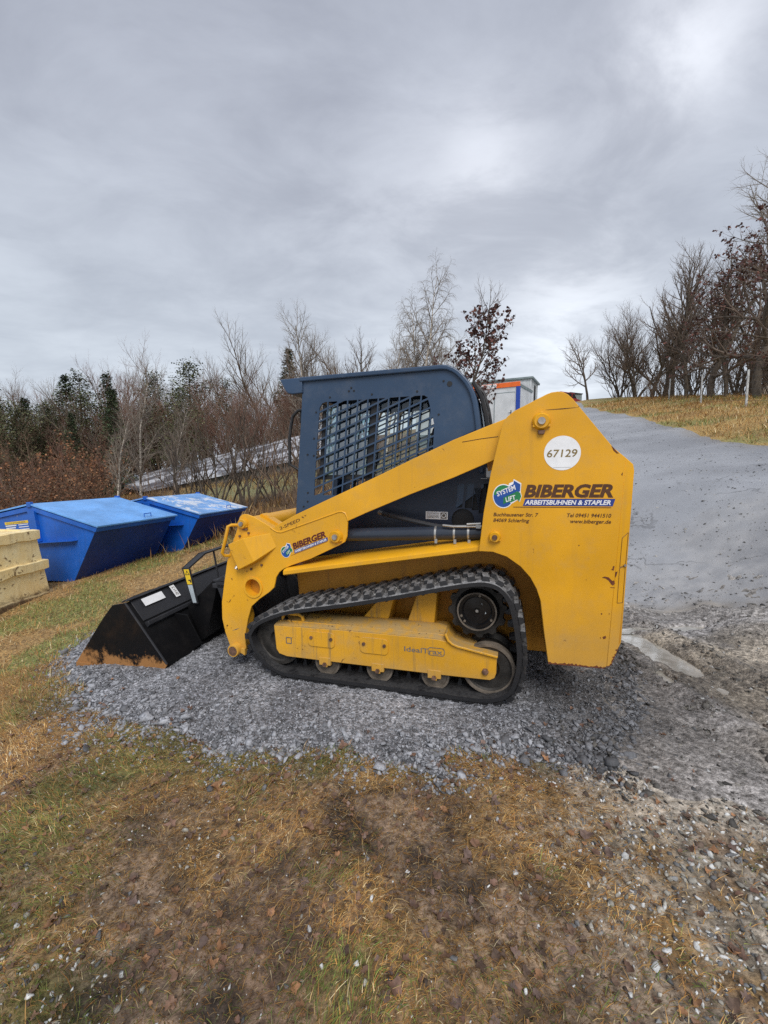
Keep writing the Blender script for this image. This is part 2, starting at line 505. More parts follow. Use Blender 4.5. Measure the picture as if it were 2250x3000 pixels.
def puddle_field(x, y):
    """how deep inside a puddle a point lies (0 outside .. 1 centre) and its level"""
    out = np.zeros(x.shape); lev = np.zeros(x.shape)
    for cx, cy, a, b, ang in PUDDLES:
        c, s = math.cos(R(ang)), math.sin(R(ang))
        u = ((x - cx) * c + (y - cy) * s) / a; v = (-(x - cx) * s + (y - cy) * c) / b
        d = np.clip(1.35 - np.hypot(u, v) - (fbm(x, y, 6, 4, 41) - .5) * 1.3, 0, 1)
        k = d > out
        out = np.where(k, d, out); lev = np.where(k, hz(cx, cy) - .034, lev)
    return out, lev
def surface(x, y):
    z = terrain(x, y) + local_relief(x, y)
    f, lev = puddle_field(x, y)
    k = sst(0, .5, f)
    return z * (1 - k) + (lev - .03 * f) * k
def L(*a): return np.array(a)
def lerp(a, b, t): return a + (b - a) * t[..., None]
def ground_color(x, y, pad, mud, road):
    n1 = fbm(x, y, 1.7, 5, 61); n2 = fbm(x, y, 6.5, 4, 62); n3 = fbm(x, y, 23, 3, 63); n4 = fbm(x, y, .7, 4, 64)
    soil = lerp(L(.050, .037, .028), L(.26, .19, .135), sst(.3, .7, n2))
    c = lerp(soil, lerp(L(.21, .135, .06), L(.31, .21, .095), n3), sst(.36, .58, n1) * .8)
    c = lerp(c, np.broadcast_to(L(.125, .15, .045), c.shape), sst(.55, .68, fbm(x, y, 1.3, 4, 66)) * .6)
    c = lerp(c, np.broadcast_to(L(.18, .115, .075), c.shape), sst(.58, .7, fbm(x, y, 3.1, 4, 67)) * .5)
    gr = lerp(L(.18, .17, .145), L(.36, .345, .31), sst(.3, .7, n3))
    # stony patches at the lower right and the lower left of the foreground
    st = np.maximum(sst(-.1, .9, x - .35 - (y - 1.6) * .1 + (n1 - .5) * 1.6) * sst(2.4, 1.9, y), sst(.55, 1.0, -x - .25 + (n1 - .5) * .8) * sst(1.35, 1.0, y))
    c = lerp(c, gr, st * sst(.35, .6, n2) * .75)
    # left meadow and further ground
    left = sst(-1.6, -3.2, x) * sst(2.6, 3.6, y)
    mead = lerp(L(.34, .225, .095), L(.25, .255, .09), sst(.45, .6, fbm(x, y, .9, 4, 71)))
    mead = lerp(mead, np.broadcast_to(L(.17, .115, .06), mead.shape), sst(.52, .7, n2) * .6)
    c = lerp(c, mead, left)
    bank = lerp(L(.40, .275, .10), L(.27, .26, .095), sst(.42, .62, fbm(x, y, .45, 4, 72)))
    bank = lerp(bank, np.broadcast_to(L(.24, .15, .06), bank.shape), sst(.5, .68, n1) * .7)
    rr = sst(4.2, 5.5, x) * sst(5, 7, y)
    c = lerp(c, bank, np.maximum(rr, sst(60, 75, y)))
    forest = lerp(L(.075, .045, .025), L(.14, .07, .03), sst(.35, .65, fbm(x, y, .6, 4, 73)))
    c = lerp(c, forest, sst(-.25, -.55, (x + 1.5) / np.maximum(y, 3)) * sst(11, 14, y))
    c = lerp(c, forest, sst(7.5, 9.5, y) * sst(1.2, -.6, x) * sst(-7, -4.5, x) * .9)
    c = lerp(c, np.broadcast_to(L(.20, .21, .105), c.shape), sst(15, 18, y) * sst(33, 28, y) * sst(-13, -10, x) * sst(2, -1, x) * .9)
    wet = sst(-.35, .1, mud)
    mc = lerp(L(.20, .19, .17), L(.42, .39, .34), sst(.32, .68, fbm(x, y, 2.6, 5, 75)))
    c = lerp(c, mc, wet)
    return c
pad_d, mud_d, road_d = zones(GX, GY)
GZ = surface(GX, GY)
under = .05 * sst(.05, .3, np.maximum(pad_d, road_d))
NY, NX = GX.shape
idx = np.arange(NX * NY).reshape(NY, NX)
QUADS = np.stack([idx[:-1, :-1], idx[:-1, 1:], idx[1:, 1:], idx[1:, :-1]], -1).reshape(-1, 4)

def earth_mat(name, stony=.5, wet=0., rough=.85, bumpd=.012):
    m, nt, put = new_mat(name)
    co = coords(nt)
    at = nt.n('ShaderNodeAttribute', attribute_name='col').outputs['Color']
    a = nt.noise(co, 26, 7, .72)
    b = nt.noise(co, 120, 4, .7)
    vo = nt.n('ShaderNodeTexVoronoi', inp={'Scale': 62.0})
    nt.t.links.new(co, vo.inputs['Vector'])
    v2 = nt.n('ShaderNodeTexVoronoi', inp={'Scale': 140.0})
    nt.t.links.new(co, v2.inputs['Vector'])
    k = nt.mix(nt.step(a, .28, .74), (.24, .22, .20), (1.85, 1.80, 1.75))
    c = nt.mix(1.0, at, k, 'MULTIPLY')
    sh = nt.n('ShaderNodeSeparateColor'); nt.t.links.new(vo.outputs['Color'], sh.inputs[0])
    g = nt.mix(sh.outputs[0], (.5, .5, .5), (1.6, 1.6, 1.62))
    c = nt.mix(stony, c, nt.mix(1.0, c, g, 'MULTIPLY'))
    hgt = nt.math('ADD', nt.math('MULTIPLY', nt.math('SUBTRACT', 1.0, vo.outputs['Distance']), stony), nt.math('ADD', nt.math('MULTIPLY', a, 1.2), nt.math('MULTIPLY', v2.outputs['Distance'], -.5 * stony)))
    hgt = nt.math('ADD', hgt, nt.math('MULTIPLY', b, .25))
    w = nt.step(nt.noise(co, 1.9, 4, .6), .48, .66)
    rg = nt.math('SUBTRACT', rough, nt.math('MULTIPLY', w, wet), clamp=True)
    if wet:
        c = nt.mix(nt.math('MULTIPLY', w, min(.5, wet)), c, nt.mix(1.0, c, (.62, .62, .62), 'MULTIPLY'))
    put(Base_Color=c, Roughness=rg, Normal=nt.bump(hgt, .75, bumpd), Specular_IOR_Level=.4)
    return m
M['earth'] = earth_mat('soil_and_dead_grass', .35, .2)
M['gravel'] = earth_mat('crushed_grey_gravel', .9, .15, .8, .018)
M['mudm'] = earth_mat('wet_gravelly_mud', .55, .55, .72, .018)
def asphalt():
    m, nt, put = new_mat('damp_asphalt')
    co = coords(nt)
    at = nt.n('ShaderNodeAttribute', attribute_name='col').outputs['Color']
    a = nt.noise(co, .55, 6, .62, .4)
    f = nt.noise(co, 150, 3, .7)
    g = nt.noise(co, 7, 7, .7)
    c = nt.mix(1.0, at, nt.mix(nt.step(a, .3, .7), (.88, .88, .89), (1.09, 1.09, 1.09)), 'MULTIPLY')
    c = nt.mix(1.0, c, nt.mix(f, (.5, .5, .5), (1.5, 1.5, 1.5)), 'MULTIPLY')
    c = nt.mix(nt.math('MULTIPLY', nt.step(nt.noise(co, 1.6, 7, .75), .5, .75), .25), c, nt.mix(1.0, c, (.60, .57, .52), 'MULTIPLY'))
    spots = nt.step(nt.noise(co, 5.5, 8, .8, .5), .64, .70)
    c = nt.mix(nt.math('MULTIPLY', spots, .75), c, (.045, .042, .04))
    # dark cracks
    vo = nt.n('ShaderNodeTexVoronoi', feature='DISTANCE_TO_EDGE', inp={'Scale': .55})
    wv = nt.n('ShaderNodeVectorMath', operation='ADD')
    nn = nt.n('ShaderNodeTexNoise', inp={'Scale': 2.5, 'Detail': 5}); nt.t.links.new(co, nn.inputs['Vector'])
    nt.t.links.new(co, wv.inputs[0]); nt.t.links.new(nn.outputs['Color'], wv.inputs[1]); nt.t.links.new(wv.outputs[0], vo.inputs['Vector'])
    cr = nt.math('MULTIPLY', nt.math('SUBTRACT', 1.0, nt.step(vo.outputs['Distance'], .004, .014)), nt.step(nt.noise(co, .5, 3), .5, .6))
    c = nt.mix(nt.math('MULTIPLY', cr, .5), c, (.07, .07, .07))
    rg = nt.math('ADD', .40, nt.math('MULTIPLY', nt.step(a, .35, .65), .08))
    put(Base_Color=c, Roughness=rg, Normal=nt.bump(nt.math('ADD', f, nt.math('MULTIPLY', g, .8)), .45, .008), Specular_IOR_Level=.5)
    return m
M['asphalt'] = asphalt()

gc = ground_color(GX, GY, pad_d, mud_d, road_d)
o = np_mesh('ground', np.stack([GX, GY, GZ - under], -1).reshape(-1, 3), None, M['earth'], cols=gc.reshape(-1, 3), quads=QUADS, smooth=True)
tag(o, kind='structure')
def sheet(name, sd, rise, mat, col, relief=None, k=.35):
    keep = (sd > -.14)
    fk = keep.ravel()[QUADS].any(1)
    q = QUADS[fk]
    used = np.unique(q); mp = -np.ones(NX * NY, int); mp[used] = np.arange(len(used))
    z = GZ + np.clip(sd * k, -.06, rise)
    if relief is not None: z = z + relief * sst(0, .1, sd)
    V = np.stack([GX, GY, z], -1).reshape(-1, 3)[used]
    o = np_mesh(name, V, None, mat, cols=col.reshape(-1, 3)[used], quads=mp[q], smooth=True)
    return tag(o, kind='structure')
n2 = fbm(GX, GY, 3.2, 5, 81); n3 = fbm(GX, GY, 17, 3, 82)
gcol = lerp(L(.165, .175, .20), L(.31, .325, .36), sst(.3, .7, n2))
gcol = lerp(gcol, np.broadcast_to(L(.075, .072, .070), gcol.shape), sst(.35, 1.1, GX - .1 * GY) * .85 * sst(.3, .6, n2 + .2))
gcol = gcol * (.8 + .4 * n3[..., None])
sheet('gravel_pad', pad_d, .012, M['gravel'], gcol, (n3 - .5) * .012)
mcol = lerp(L(.21, .19, .16), L(.48, .435, .36), sst(.34, .66, fbm(GX, GY, 2.1, 5, 85)))
mcol = lerp(mcol, np.broadcast_to(L(.33, .335, .355), mcol.shape), sst(.42, .6, fbm(GX, GY, 1.2, 4, 86)) * .8)
pf, _ = puddle_field(GX, GY)
mcol = lerp(mcol, lerp(L(.060, .055, .050), L(.15, .14, .13), sst(.35, .65, fbm(GX, GY, 5, 4, 97))), sst(-.8, -.05, pad_d + (fbm(GX, GY, 2.4, 4, 98) - .5) * .9) * .7)
mcol = lerp(mcol, lerp(L(.22, .215, .21), L(.40, .395, .39), sst(.35, .65, fbm(GX, GY, 4, 5, 94))), sst(-1.2, .1, road_d) * .85)
sheet('muddy_track', mud_d - .1 - np.clip(.3 - mud_d, 0, .3) * 0, .010, M['mudm'], mcol, (fbm(GX, GY, 14, 4, 87) - .5) * .03 * (1 - sst(0, .3, pf)))
rcol = lerp(L(.25, .262, .285), L(.345, .36, .388), sst(.3, .7, fbm(GX, GY, .5, 5, 91)))
edge = sst(.55, 0, road_d) * sst(.35, .6, fbm(GX, GY, 2.2, 4, 92)) * .8
rcol = lerp(rcol, np.broadcast_to(L(.24, .21, .17), rcol.shape), edge)
nearmud = sst(6.6, 4.6, GY + (fbm(GX, GY, 1.4, 4, 93) - .5) * 3.0)
rcol = lerp(rcol, lerp(L(.22, .21, .20), L(.42, .40, .375), sst(.3, .7, fbm(GX, GY, 8, 5, 94))), nearmud * .4)
sheet('road', road_d, .016, M['asphalt'], rcol, (fbm(GX, GY, 9, 4, 95) - .5) * .02 * nearmud)

m, nt, put = new_mat('puddle_water')
co = coords(nt)
put(Base_Color=nt.mix(nt.step(nt.noise(co, 6, 5), .35, .65), (.50, .48, .43), (.78, .76, .71)), Roughness=.05, Metallic=.55, Normal=nt.bump(nt.noise(co, 14, 3), .04, .01))  # pale, half-metallic base: the sky's glare is put into the water colour
M['water'] = m
for cx, cy, a, b, ang in PUDDLES:
    c, s = math.cos(R(ang)), math.sin(R(ang))
    pts = []
    for k in range(36):
        t = 2 * math.pi * k / 36
        u, v = 1.45 * a * math.cos(t), 1.6 * b * math.sin(t)
        pts.append((cx + u * c - v * s, cy + u * s + v * c, 0))
    o = MB().add(pts, [tuple(range(36))]).build('puddle', M['water'], fix=False)
    o.location = (0, 0, hz(cx, cy) - (.027 if a > .4 else .019))
    tag(o, kind='structure')

# ------------------------------------------------------------------ stones, grass, leaves
def rock_templates(n, sub):
    out = []
    for k in range(n):
        bm = bmesh.new(); bmesh.ops.create_icosphere(bm, subdivisions=sub, radius=1)
        V = np.array([v.co[:] for v in bm.verts]); F = np.array([[v.index for v in f.verts] for f in bm.faces])
        bm.free()
        r = np.random.default_rng(100 + k)
        for _ in range(10):   # chip flat facets off the lump
            d = r.normal(size=3); d /= np.linalg.norm(d); c = r.uniform(.26, .55)
            h = V @ d; V = V - np.clip(h - c, 0, None)[:, None] * d
        V = V * r.uniform(.85, 1.1, V.shape[0])[:, None] * np.array([1.25, 1.0, 1.0])
        out.append((V, F))
    return out
RT = rock_templates(12, 1)
RT2 = rock_templates(8, 2)
def rot_mats(n, r, tilt=1.):
    a = r.uniform(0, 2 * np.pi, n); b = r.normal(0, .5, n) * tilt; c = r.normal(0, .5, n) * tilt
    ca, sa, cb, sb, cc, sc = np.cos(a), np.sin(a), np.cos(b), np.sin(b), np.cos(c), np.sin(c)
    Z0 = np.zeros(n); O = np.ones(n)
    Rz = np.stack([np.stack([ca, -sa, Z0], -1), np.stack([sa, ca, Z0], -1), np.stack([Z0, Z0, O], -1)], 1)
    Rx = np.stack([np.stack([O, Z0, Z0], -1), np.stack([Z0, cb, -sb], -1), np.stack([Z0, sb, cb], -1)], 1)
    Ry = np.stack([np.stack([cc, Z0, sc], -1), np.stack([Z0, O, Z0], -1), np.stack([-sc, Z0, cc], -1)], 1)
    return Rz @ Rx @ Ry
def scatter(T, pos, size, col, r, flat=(.5, .8)):
    n = len(pos); kind = r.integers(0, len(T), n); A = rot_mats(n, r)
    sc = np.stack([np.ones(n), r.uniform(.6, 1., n), r.uniform(*flat, n)], -1) * size[:, None]
    Vs, Fs, Cs = [], [], []; off = 0
    for k, (V, F) in enumerate(T):
        i = np.where(kind == k)[0]
        if not len(i): continue
        W = np.einsum('nij,nvj->nvi', A[i], V[None] * sc[i][:, None, :]) + pos[i][:, None, :]
        Vs.append(W.reshape(-1, 3)); Cs.append(np.repeat(col[i], len(V), 0))
        Fs.append((F[None] + (np.arange(len(i)) * len(V))[:, None, None] + off).reshape(-1, 3)); off += len(i) * len(V)
    return np.concatenate(Vs), np.concatenate(Fs), np.concatenate(Cs)
def attr_mat(name, rough=.8, f=60, lo=.75, hi=1.2, trans=0., spec=.4):
    m, nt, put = new_mat(name)
    at = nt.n('ShaderNodeAttribute', attribute_name='col').outputs['Color']
    a = nt.noise(coords(nt), f, 4, .7)
    put(Base_Color=nt.mix(1.0, at, nt.mix(nt.step(a, .3, .7), (lo,) * 3, (hi,) * 3), 'MULTIPLY'), Roughness=rough, Specular_IOR_Level=spec)
    return m
M['stone'] = attr_mat('broken_stone', .75, 90, .7, 1.2)
M['blade'] = attr_mat('dry_grass_blade', .7, 8, .8, 1.15)
M['leaf'] = attr_mat('dead_leaf', .65, 40, .6, 1.25)

def sample(n, x0, x1, y0, y1, r, keep):
    x = r.uniform(x0, x1, n); y = r.uniform(y0, y1, n)
    k = keep(x, y) > r.uniform(0, 1, n)
    return x[k], y[k]
def inview(x, y, m=.25): return (np.abs(x) < .92 * (y + .15) + m)
r = np.random.default_rng(11)
def z_top(x, y):
    p, mu, ro = zones(x, y)
    return surface(x, y) + np.where(p > 0, np.clip(p * .35, 0, .012), 0), p, mu, ro
# crushed gravel under and in front of the loader
def kp(x, y):
    p, mu, ro = zones(x, y)
    return np.where(p > -.40, (.55 + .45 * np.exp(-np.abs(p) / .16)) * np.clip(1 + p / .40, 0, 1) ** 2.2, 0) * inview(x, y)
x, y = sample(125000, -3.5, 1.9, 1.9, 4.6, r, kp)
z, p, mu, ro = z_top(x, y)
big = np.exp(-np.abs(p) / .22)
size = np.exp(r.normal(np.log(.0052), .55, len(x))).clip(.002, .024) * (1 + 1.7 * big * r.uniform(.2, 1.3, len(x)))
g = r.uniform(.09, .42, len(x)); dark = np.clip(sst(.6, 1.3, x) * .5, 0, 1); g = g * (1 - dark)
col = np.stack([g * .96, g * .99, g * 1.08], -1)
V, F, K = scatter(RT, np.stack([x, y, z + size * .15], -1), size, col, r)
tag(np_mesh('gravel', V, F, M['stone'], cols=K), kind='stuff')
# loose stones and grit over the foreground, thick at the lower right
def ks(x, y):
    p, mu, ro = zones(x, y)
    n = fbm(x, y, 2.1, 4, 61)
    rgt = sst(-.05, .8, x - .30 + (n - .5) * 1.3) * sst(2.9, 1.9, y)
    lft = sst(.35, .95, -x - .25 + (n - .5) * .7) * sst(1.5, 1.0, y)
    d = np.maximum(np.maximum(rgt * .85, lft), .16 + .20 * (fbm(x, y, 4.1, 3, 160) > .5))
    d = np.where(mu > 0, .35, d)
    return np.where(p > -.03, 0, d) * inview(x, y)
x, y = sample(70000, -2.6, 3.9, .85, 4.4, r, ks)
z, p, mu, ro = z_top(x, y)
rgn = sst(.1, .9, x - .30) + sst(.35, .95, -x - .25) * (y < 1.5)
size = np.clip(np.exp(r.normal(np.log(.0056), .55, len(x))) * (1 + .55 * rgn), .0028, .026)
t = r.uniform(0, 1, len(x))
warm = np.stack([r.uniform(.13, .44, len(x))] * 3, -1) * np.array([1.05, 1.0, .88])
pale = np.stack([r.uniform(.45, .72, len(x))] * 3, -1) * np.array([.98, 1.0, 1.0])
grey = np.stack([r.uniform(.07, .20, len(x))] * 3, -1) * np.array([.97, 1., 1.05])
col = np.where((t < .42)[:, None], warm, np.where((t < .76)[:, None], pale, grey))
soilc = np.stack([r.uniform(.05, .16, len(x))] * 3, -1) * np.array([1.1, .8, .62])
col = np.where((r.uniform(0, 1, len(x)) < .72 - .62 * sst(-.05, .8, x - .3) - .5 * sst(.35, .9, -x))[:, None], soilc, col)
col = np.where((mu > .05)[:, None], col * .7, col)
V, F, K = scatter(RT, np.stack([x, y, z + size * .12], -1), size, col, r)
tag(np_mesh('loose_stones', V, F, M['stone'], cols=K), kind='stuff')
# dark clods in the churned mud
def kc(x, y):
    p, mu, ro = zones(x, y)
    t = (x - 2.3) + .10 * (y - 3.4) + (fbm(x, y, 1.5, 3, 132) - .5) * .3
    pf, _ = puddle_field(x, y)
    near = np.where(y < 6.4, np.maximum(np.exp(-((t - .34) / .10) ** 2), np.maximum(.8 * np.exp(-((t + .36) / .20) ** 2), np.maximum(.7 * np.exp(-((t - 1.1) / .14) ** 2), .28 * (fbm(x, y, 2.6, 4, 131) > .52)))), 0) * (.25 + .75 * (fbm(x, y, 5, 3, 133) > .45))
    return near * (mu > -.1) * (pf < .2) * inview(x, y)
x, y = sample(90000, .9, 4.6, 1.6, 6.6, r, kc)
z, p, mu, ro = z_top(x, y)
size = np.clip(np.exp(r.normal(np.log(.012), .5, len(x))), .004, .04)
g = r.uniform(.025, .12, len(x)); col = np.stack([g * 1.05, g, g * .93], -1)
V, F, K = scatter(RT, np.stack([x, y, z + size * .1], -1), size, col, r, (.3, .6))
tag(np_mesh('mud_clods', V, F, M['stone'], cols=K), kind='stuff')

# grit and crumbs of mud carried on to the asphalt
def kq(x, y):
    p, mu, ro = zones(x, y)
    return (ro > 0) * np.clip(np.exp(-(y - 3.5) / 3.0) + .12 + 1.2 * np.exp(-(ro / .35) ** 2) * (y < 7), 0, 1) * (.25 + .75 * (fbm(x, y, 1.3, 4, 170) > .5)) * inview(x, y)
x, y = sample(90000, 1.4, 14, 3.2, 20, r, kq)
z = surface(x, y) + .014
size = np.clip(np.exp(r.normal(np.log(.009), .55, len(x))), .004, .035) * (1 + y * .02)
g = np.where(r.uniform(0, 1, len(x)) < .6, r.uniform(.03, .12, len(x)), r.uniform(.2, .5, len(x))); col = np.stack([g * 1.03, g, g * .95], -1)
V, F, K = scatter(RT, np.stack([x, y, z + size * .1], -1), size, col, r, (.25, .5))
tag(np_mesh('road_grit', V, F, M['stone'], cols=K), kind='stuff')

def blades(name, x, y, z, length, width, lean, col, r, az=None):
    n = len(x)
    az = r.uniform(0, 2 * np.pi, n) if az is None else az
    d = np.stack([np.cos(az), np.sin(az), np.zeros(n)], -1); sd = np.stack([-np.sin(az), np.cos(az), np.zeros(n)], -1)
    up = np.array([0, 0, 1.])
    b = np.stack([x, y, z - .004], -1)
    l1 = lean[:, None]; l2 = np.clip(lean + r.uniform(.1, .7, n), 0, 1.62)[:, None]
    m = b + (d * np.sin(l1) + up * np.cos(l1)) * (length * .5)[:, None]
    t = m + (d * np.sin(l2) + up * np.cos(l2)) * (length * .5)[:, None]
    m[:, 2] = np.maximum(m[:, 2], z + .003); t[:, 2] = np.maximum(t[:, 2], z + .002)
    w = (sd * width[:, None]) * .5
    V = np.stack([b - w, b + w, m - w * .8, m + w * .8, t], 1).reshape(-1, 3)
    k = np.arange(n)[:, None] * 5
    Q = k + np.array([[0, 1, 3, 2]]); T = k + np.array([[2, 3, 4]])
    return tag(np_mesh(name, V, T, M['blade'], cols=np.repeat(col, 5, 0), quads=Q), kind='stuff')
PAL = np.array([(.45, .255, .075), (.36, .175, .05), (.56, .39, .17), (.20, .11, .05), (.21, .23, .055), (.15, .21, .045), (.70, .57, .34)])
def grass_cols(x, y, r, green):
    w = np.stack([.30 + 0 * green, .24 + 0 * green, .12 + 0 * green, .2 + 0 * green, .5 * green, .4 * green, .06 + 0 * green], -1)
    w = np.cumsum(w / w.sum(1, keepdims=True), 1)
    k = (r.uniform(0, 1, len(x))[:, None] > w).sum(1)
    return PAL[np.clip(k, 0, 6)] * r.uniform(.6, 1.25, len(x))[:, None]
def kg(x, y):
    p, mu, ro = zones(x, y)
    n = fbm(x, y, 1.7, 5, 61); g = fbm(x, y, 1.3, 4, 66)
    d = sst(.38, .56, n) * .55 + .62 + .55 * sst(.52, .64, g)
    d = d * (1 - .9 * sst(.5, 1.25, x - .1 * (y - 1.6))) * (1 - .75 * sst(.5, .9, -x - .2) * sst(1.25, 1.0, y))
    return np.where((p > .0) | (mu > .05), 0, d) * inview(x, y)
x, y = sample(330000, -3.6, 2.4, .8, 3.9, r, kg)
z = surface(x, y)
gn = (.55 + .65 * sst(2.0, 1.2, y)) * sst(.50, .62, fbm(x, y, 1.3, 4, 66)) + .5 * sst(1.4, .95, y)
flow = fbm(x, y, .9, 3, 140) * 9
az = flow + r.normal(0, .9, len(x))
col = grass_cols(x, y, r, gn) * (.66 + .58 * sst(.36, .6, fbm(x, y, 1.7, 5, 61)))[:, None] * (.7 + .6 * fbm(x, y, 9, 3, 181))[:, None]
blades('dead_grass', x, y, z, r.uniform(.014, .055, len(x)) * np.where(r.uniform(0, 1, len(x)) < .06, 1.7, 1), r.uniform(.0013, .0032, len(x)), np.clip(r.normal(1.18, .36, len(x)) - .5 * gn, .1, 1.55), col, r, az)
# meadow between the loader and the skips
def km(x, y):
    p, mu, ro = zones(x, y)
    return np.where(p > 0, 0, .25 + .75 * sst(.38, .58, fbm(x, y, .9, 4, 71))) * (x < -1.0 + .0 * y) * (x > -1.05 * y - .6)
x, y = sample(130000, -9.5, -1.0, 3.0, 9.5, r, km)
z = surface(x, y)
gn = sst(.42, .62, fbm(x, y, .9, 4, 71))
blades('meadow_grass', x, y, z, r.uniform(.03, .12, len(x)), r.uniform(.003, .006, len(x)), np.clip(r.normal(1.0, .35, len(x)), .1, 1.5), grass_cols(x, y, r, gn * 1.1) * 1.05, r)
# the bank to the right of the road
def kb(x, y):
    p, mu, ro = zones(x, y)
    return np.where(ro > -.05, 0, np.exp(-(np.hypot(x, y) - 10) / 16).clip(0, 1) * .9 + .1) * (x > .40 * y + 1.5) * (x < 1.0 * y + .8)
x, y = sample(150000, 6, 34, 7.5, 44, r, kb)
z = surface(x, y)
gn = sst(.42, .62, fbm(x, y, .45, 4, 72))
dist = np.hypot(x, y)
blades('bank_grass', x, y, z, r.uniform(.06, .26, len(x)) * (1 + dist / 60), .004 + .0006 * dist * r.uniform(.6, 1.2, len(x)), np.clip(r.normal(.95, .4, len(x)), .05, 1.5), grass_cols(x, y, r, gn * .8) * 1.1, r)
# rough growth under the trees and round the skips
def kr(x, y):
    return (.25 + .75 * (fbm(x, y, .6, 4, 150) > .5)) * (np.abs(x) < y)
x, y = sample(50000, -24, 1.0, 8.5, 30, r, kr)
z = surface(x, y)
blades('rough_undergrowth', x, y, z, r.uniform(.12, .5, len(x)), r.uniform(.008, .02, len(x)), np.clip(r.normal(.7, .4, len(x)), .05, 1.5), PAL[r.integers(0, 4, len(x))] * r.uniform(.35, .9, len(x))[:, None], r)

# fallen maple leaves: lobed, curled
def leaf_shape(r, lob=5):
    out = []; lob = int(r.integers(3, 6)); dp = r.uniform(.0, .8)
    for k in range(lob * 4):
        a = 2 * math.pi * k / (lob * 4)
        rad = (1.0, 1 - .3 * dp, 1 - .55 * dp, 1 - .3 * dp)[k % 4] * r.uniform(.6, 1.2) * (1.05 if abs(a - math.pi / 2) < 1.2 else .8)
        out.append((rad * math.cos(a), rad * math.sin(a)))
    return out
def leaf_verts(r, s):
    P = leaf_shape(r); n = len(P)
    cur = r.uniform(.3, 1.1); tw = r.uniform(-.9, .9)
    V = [(0, 0, 0)] + [(a * s, b * s, s * (cur * (a * a + tw * a * b) * .8 + r.uniform(-.15, .3))) for a, b in P]
    return np.array(V), np.array([(0, 1 + k, 1 + (k + 1) % n) for k in range(n)])
LEAFCOL = [(.15, .085, .06), (.20, .115, .075), (.17, .115, .095), (.27, .14, .07), (.11, .07, .05)]
Vs, Fs, Ks, off = [], [], [], 0
def kl(x, y):
    p, mu, ro = zones(x, y)
    return np.where((mu > 0) | (p > .05), .03, .35 + .65 * (fbm(x, y, 3.1, 4, 67) > .52)) * inview(x, y)
x, y = sample(3600, -2.8, 2.2, .85, 3.3, r, kl)
z, p, mu, ro = z_top(x, y)
for i in range(len(x)):
    V, F = leaf_verts(r, r.uniform(.007, .022))
    A = rot_mats(1, r, .45)[0]
    Vs.append(V @ A.T + np.array([x[i], y[i], z[i] + .008])); Fs.append(F + off); off += len(V)
    Ks.append(np.repeat([np.array(LEAFCOL[r.integers(0, 5)]) * r.uniform(.6, 1.3)], len(V), 0))
tag(np_mesh('leaf_litter', np.concatenate(Vs), np.concatenate(Fs), M['leaf'], cols=np.concatenate(Ks)), kind='stuff')

# larger stones and leaves one can point at
BIG = rock_templates(5, 2); stone_mesh = []
for k, (V, F) in enumerate(BIG):
    g_ = (.60, .42, .26, .50, .16)[k]
    o = np_mesh('pale_stone', V * np.array([1, .8, .6]), F, M['stone'], cols=np.repeat([np.array((g_, g_ * 1.01, g_ * 1.02))], len(V), 0), smooth=False)
    stone_mesh.append(o)
spots = []
while len(spots) < 30:
    x_ = r.uniform(-1.6, 2.6); y_ = r.uniform(.95, 3.0)
    p, mu, ro = zones(np.array([x_]), np.array([y_]))
    wgt = 1.0 if x_ > .5 and y_ < 2.2 else (.6 if x_ < -.6 and y_ < 1.3 else .18)
    if p[0] < 0 and abs(x_) < .9 * y_ and r.uniform() < wgt: spots.append((x_, y_))
for i, (x_, y_) in enumerate(spots):
    k = i % 5
    o = stone_mesh[k] if i < 5 else stone_mesh[k].copy()
    if i >= 5: C.objects.link(o)
    s_ = r.uniform(.014, .024)
    o.scale = (s_ * r.uniform(.8, 1.3), s_, s_ * r.uniform(.7, 1.1)); o.rotation_euler = (r.normal(0, .3), r.normal(0, .3), r.uniform(0, 6.28))
    o.location = (x_, y_, float(surface(np.array([x_]), np.array([y_]))[0]) + s_ * .15)
    tag(o, 'angular loose stone lying on the soil and grit of the foreground', 'stone', 'larger loose stones in the foreground')
for i in range(20):
    while True:
        x_ = r.uniform(-2.0, 1.4); y_ = r.uniform(.95, 2.9)
        p, mu, ro = zones(np.array([x_]), np.array([y_]))
        if p[0] < .08 and abs(x_) < .9 * y_: break
    V, F = leaf_verts(r, r.uniform(.022, .036))
    o = np_mesh('fallen_leaf', V, F, M['leaf'], cols=np.repeat([np.array(LEAFCOL[r.integers(0, 5)]) * r.uniform(.7, 1.3)], len(V), 0))
    o.location = (x_, y_, float(surface(np.array([x_]), np.array([y_]))[0]) + .012); o.rotation_euler = (r.normal(0, .35), r.normal(0, .35), r.uniform(0, 6.28))
    tag(o, 'crumpled brown maple leaf lying on the foreground soil', 'leaf', 'fallen maple leaves in the foreground')
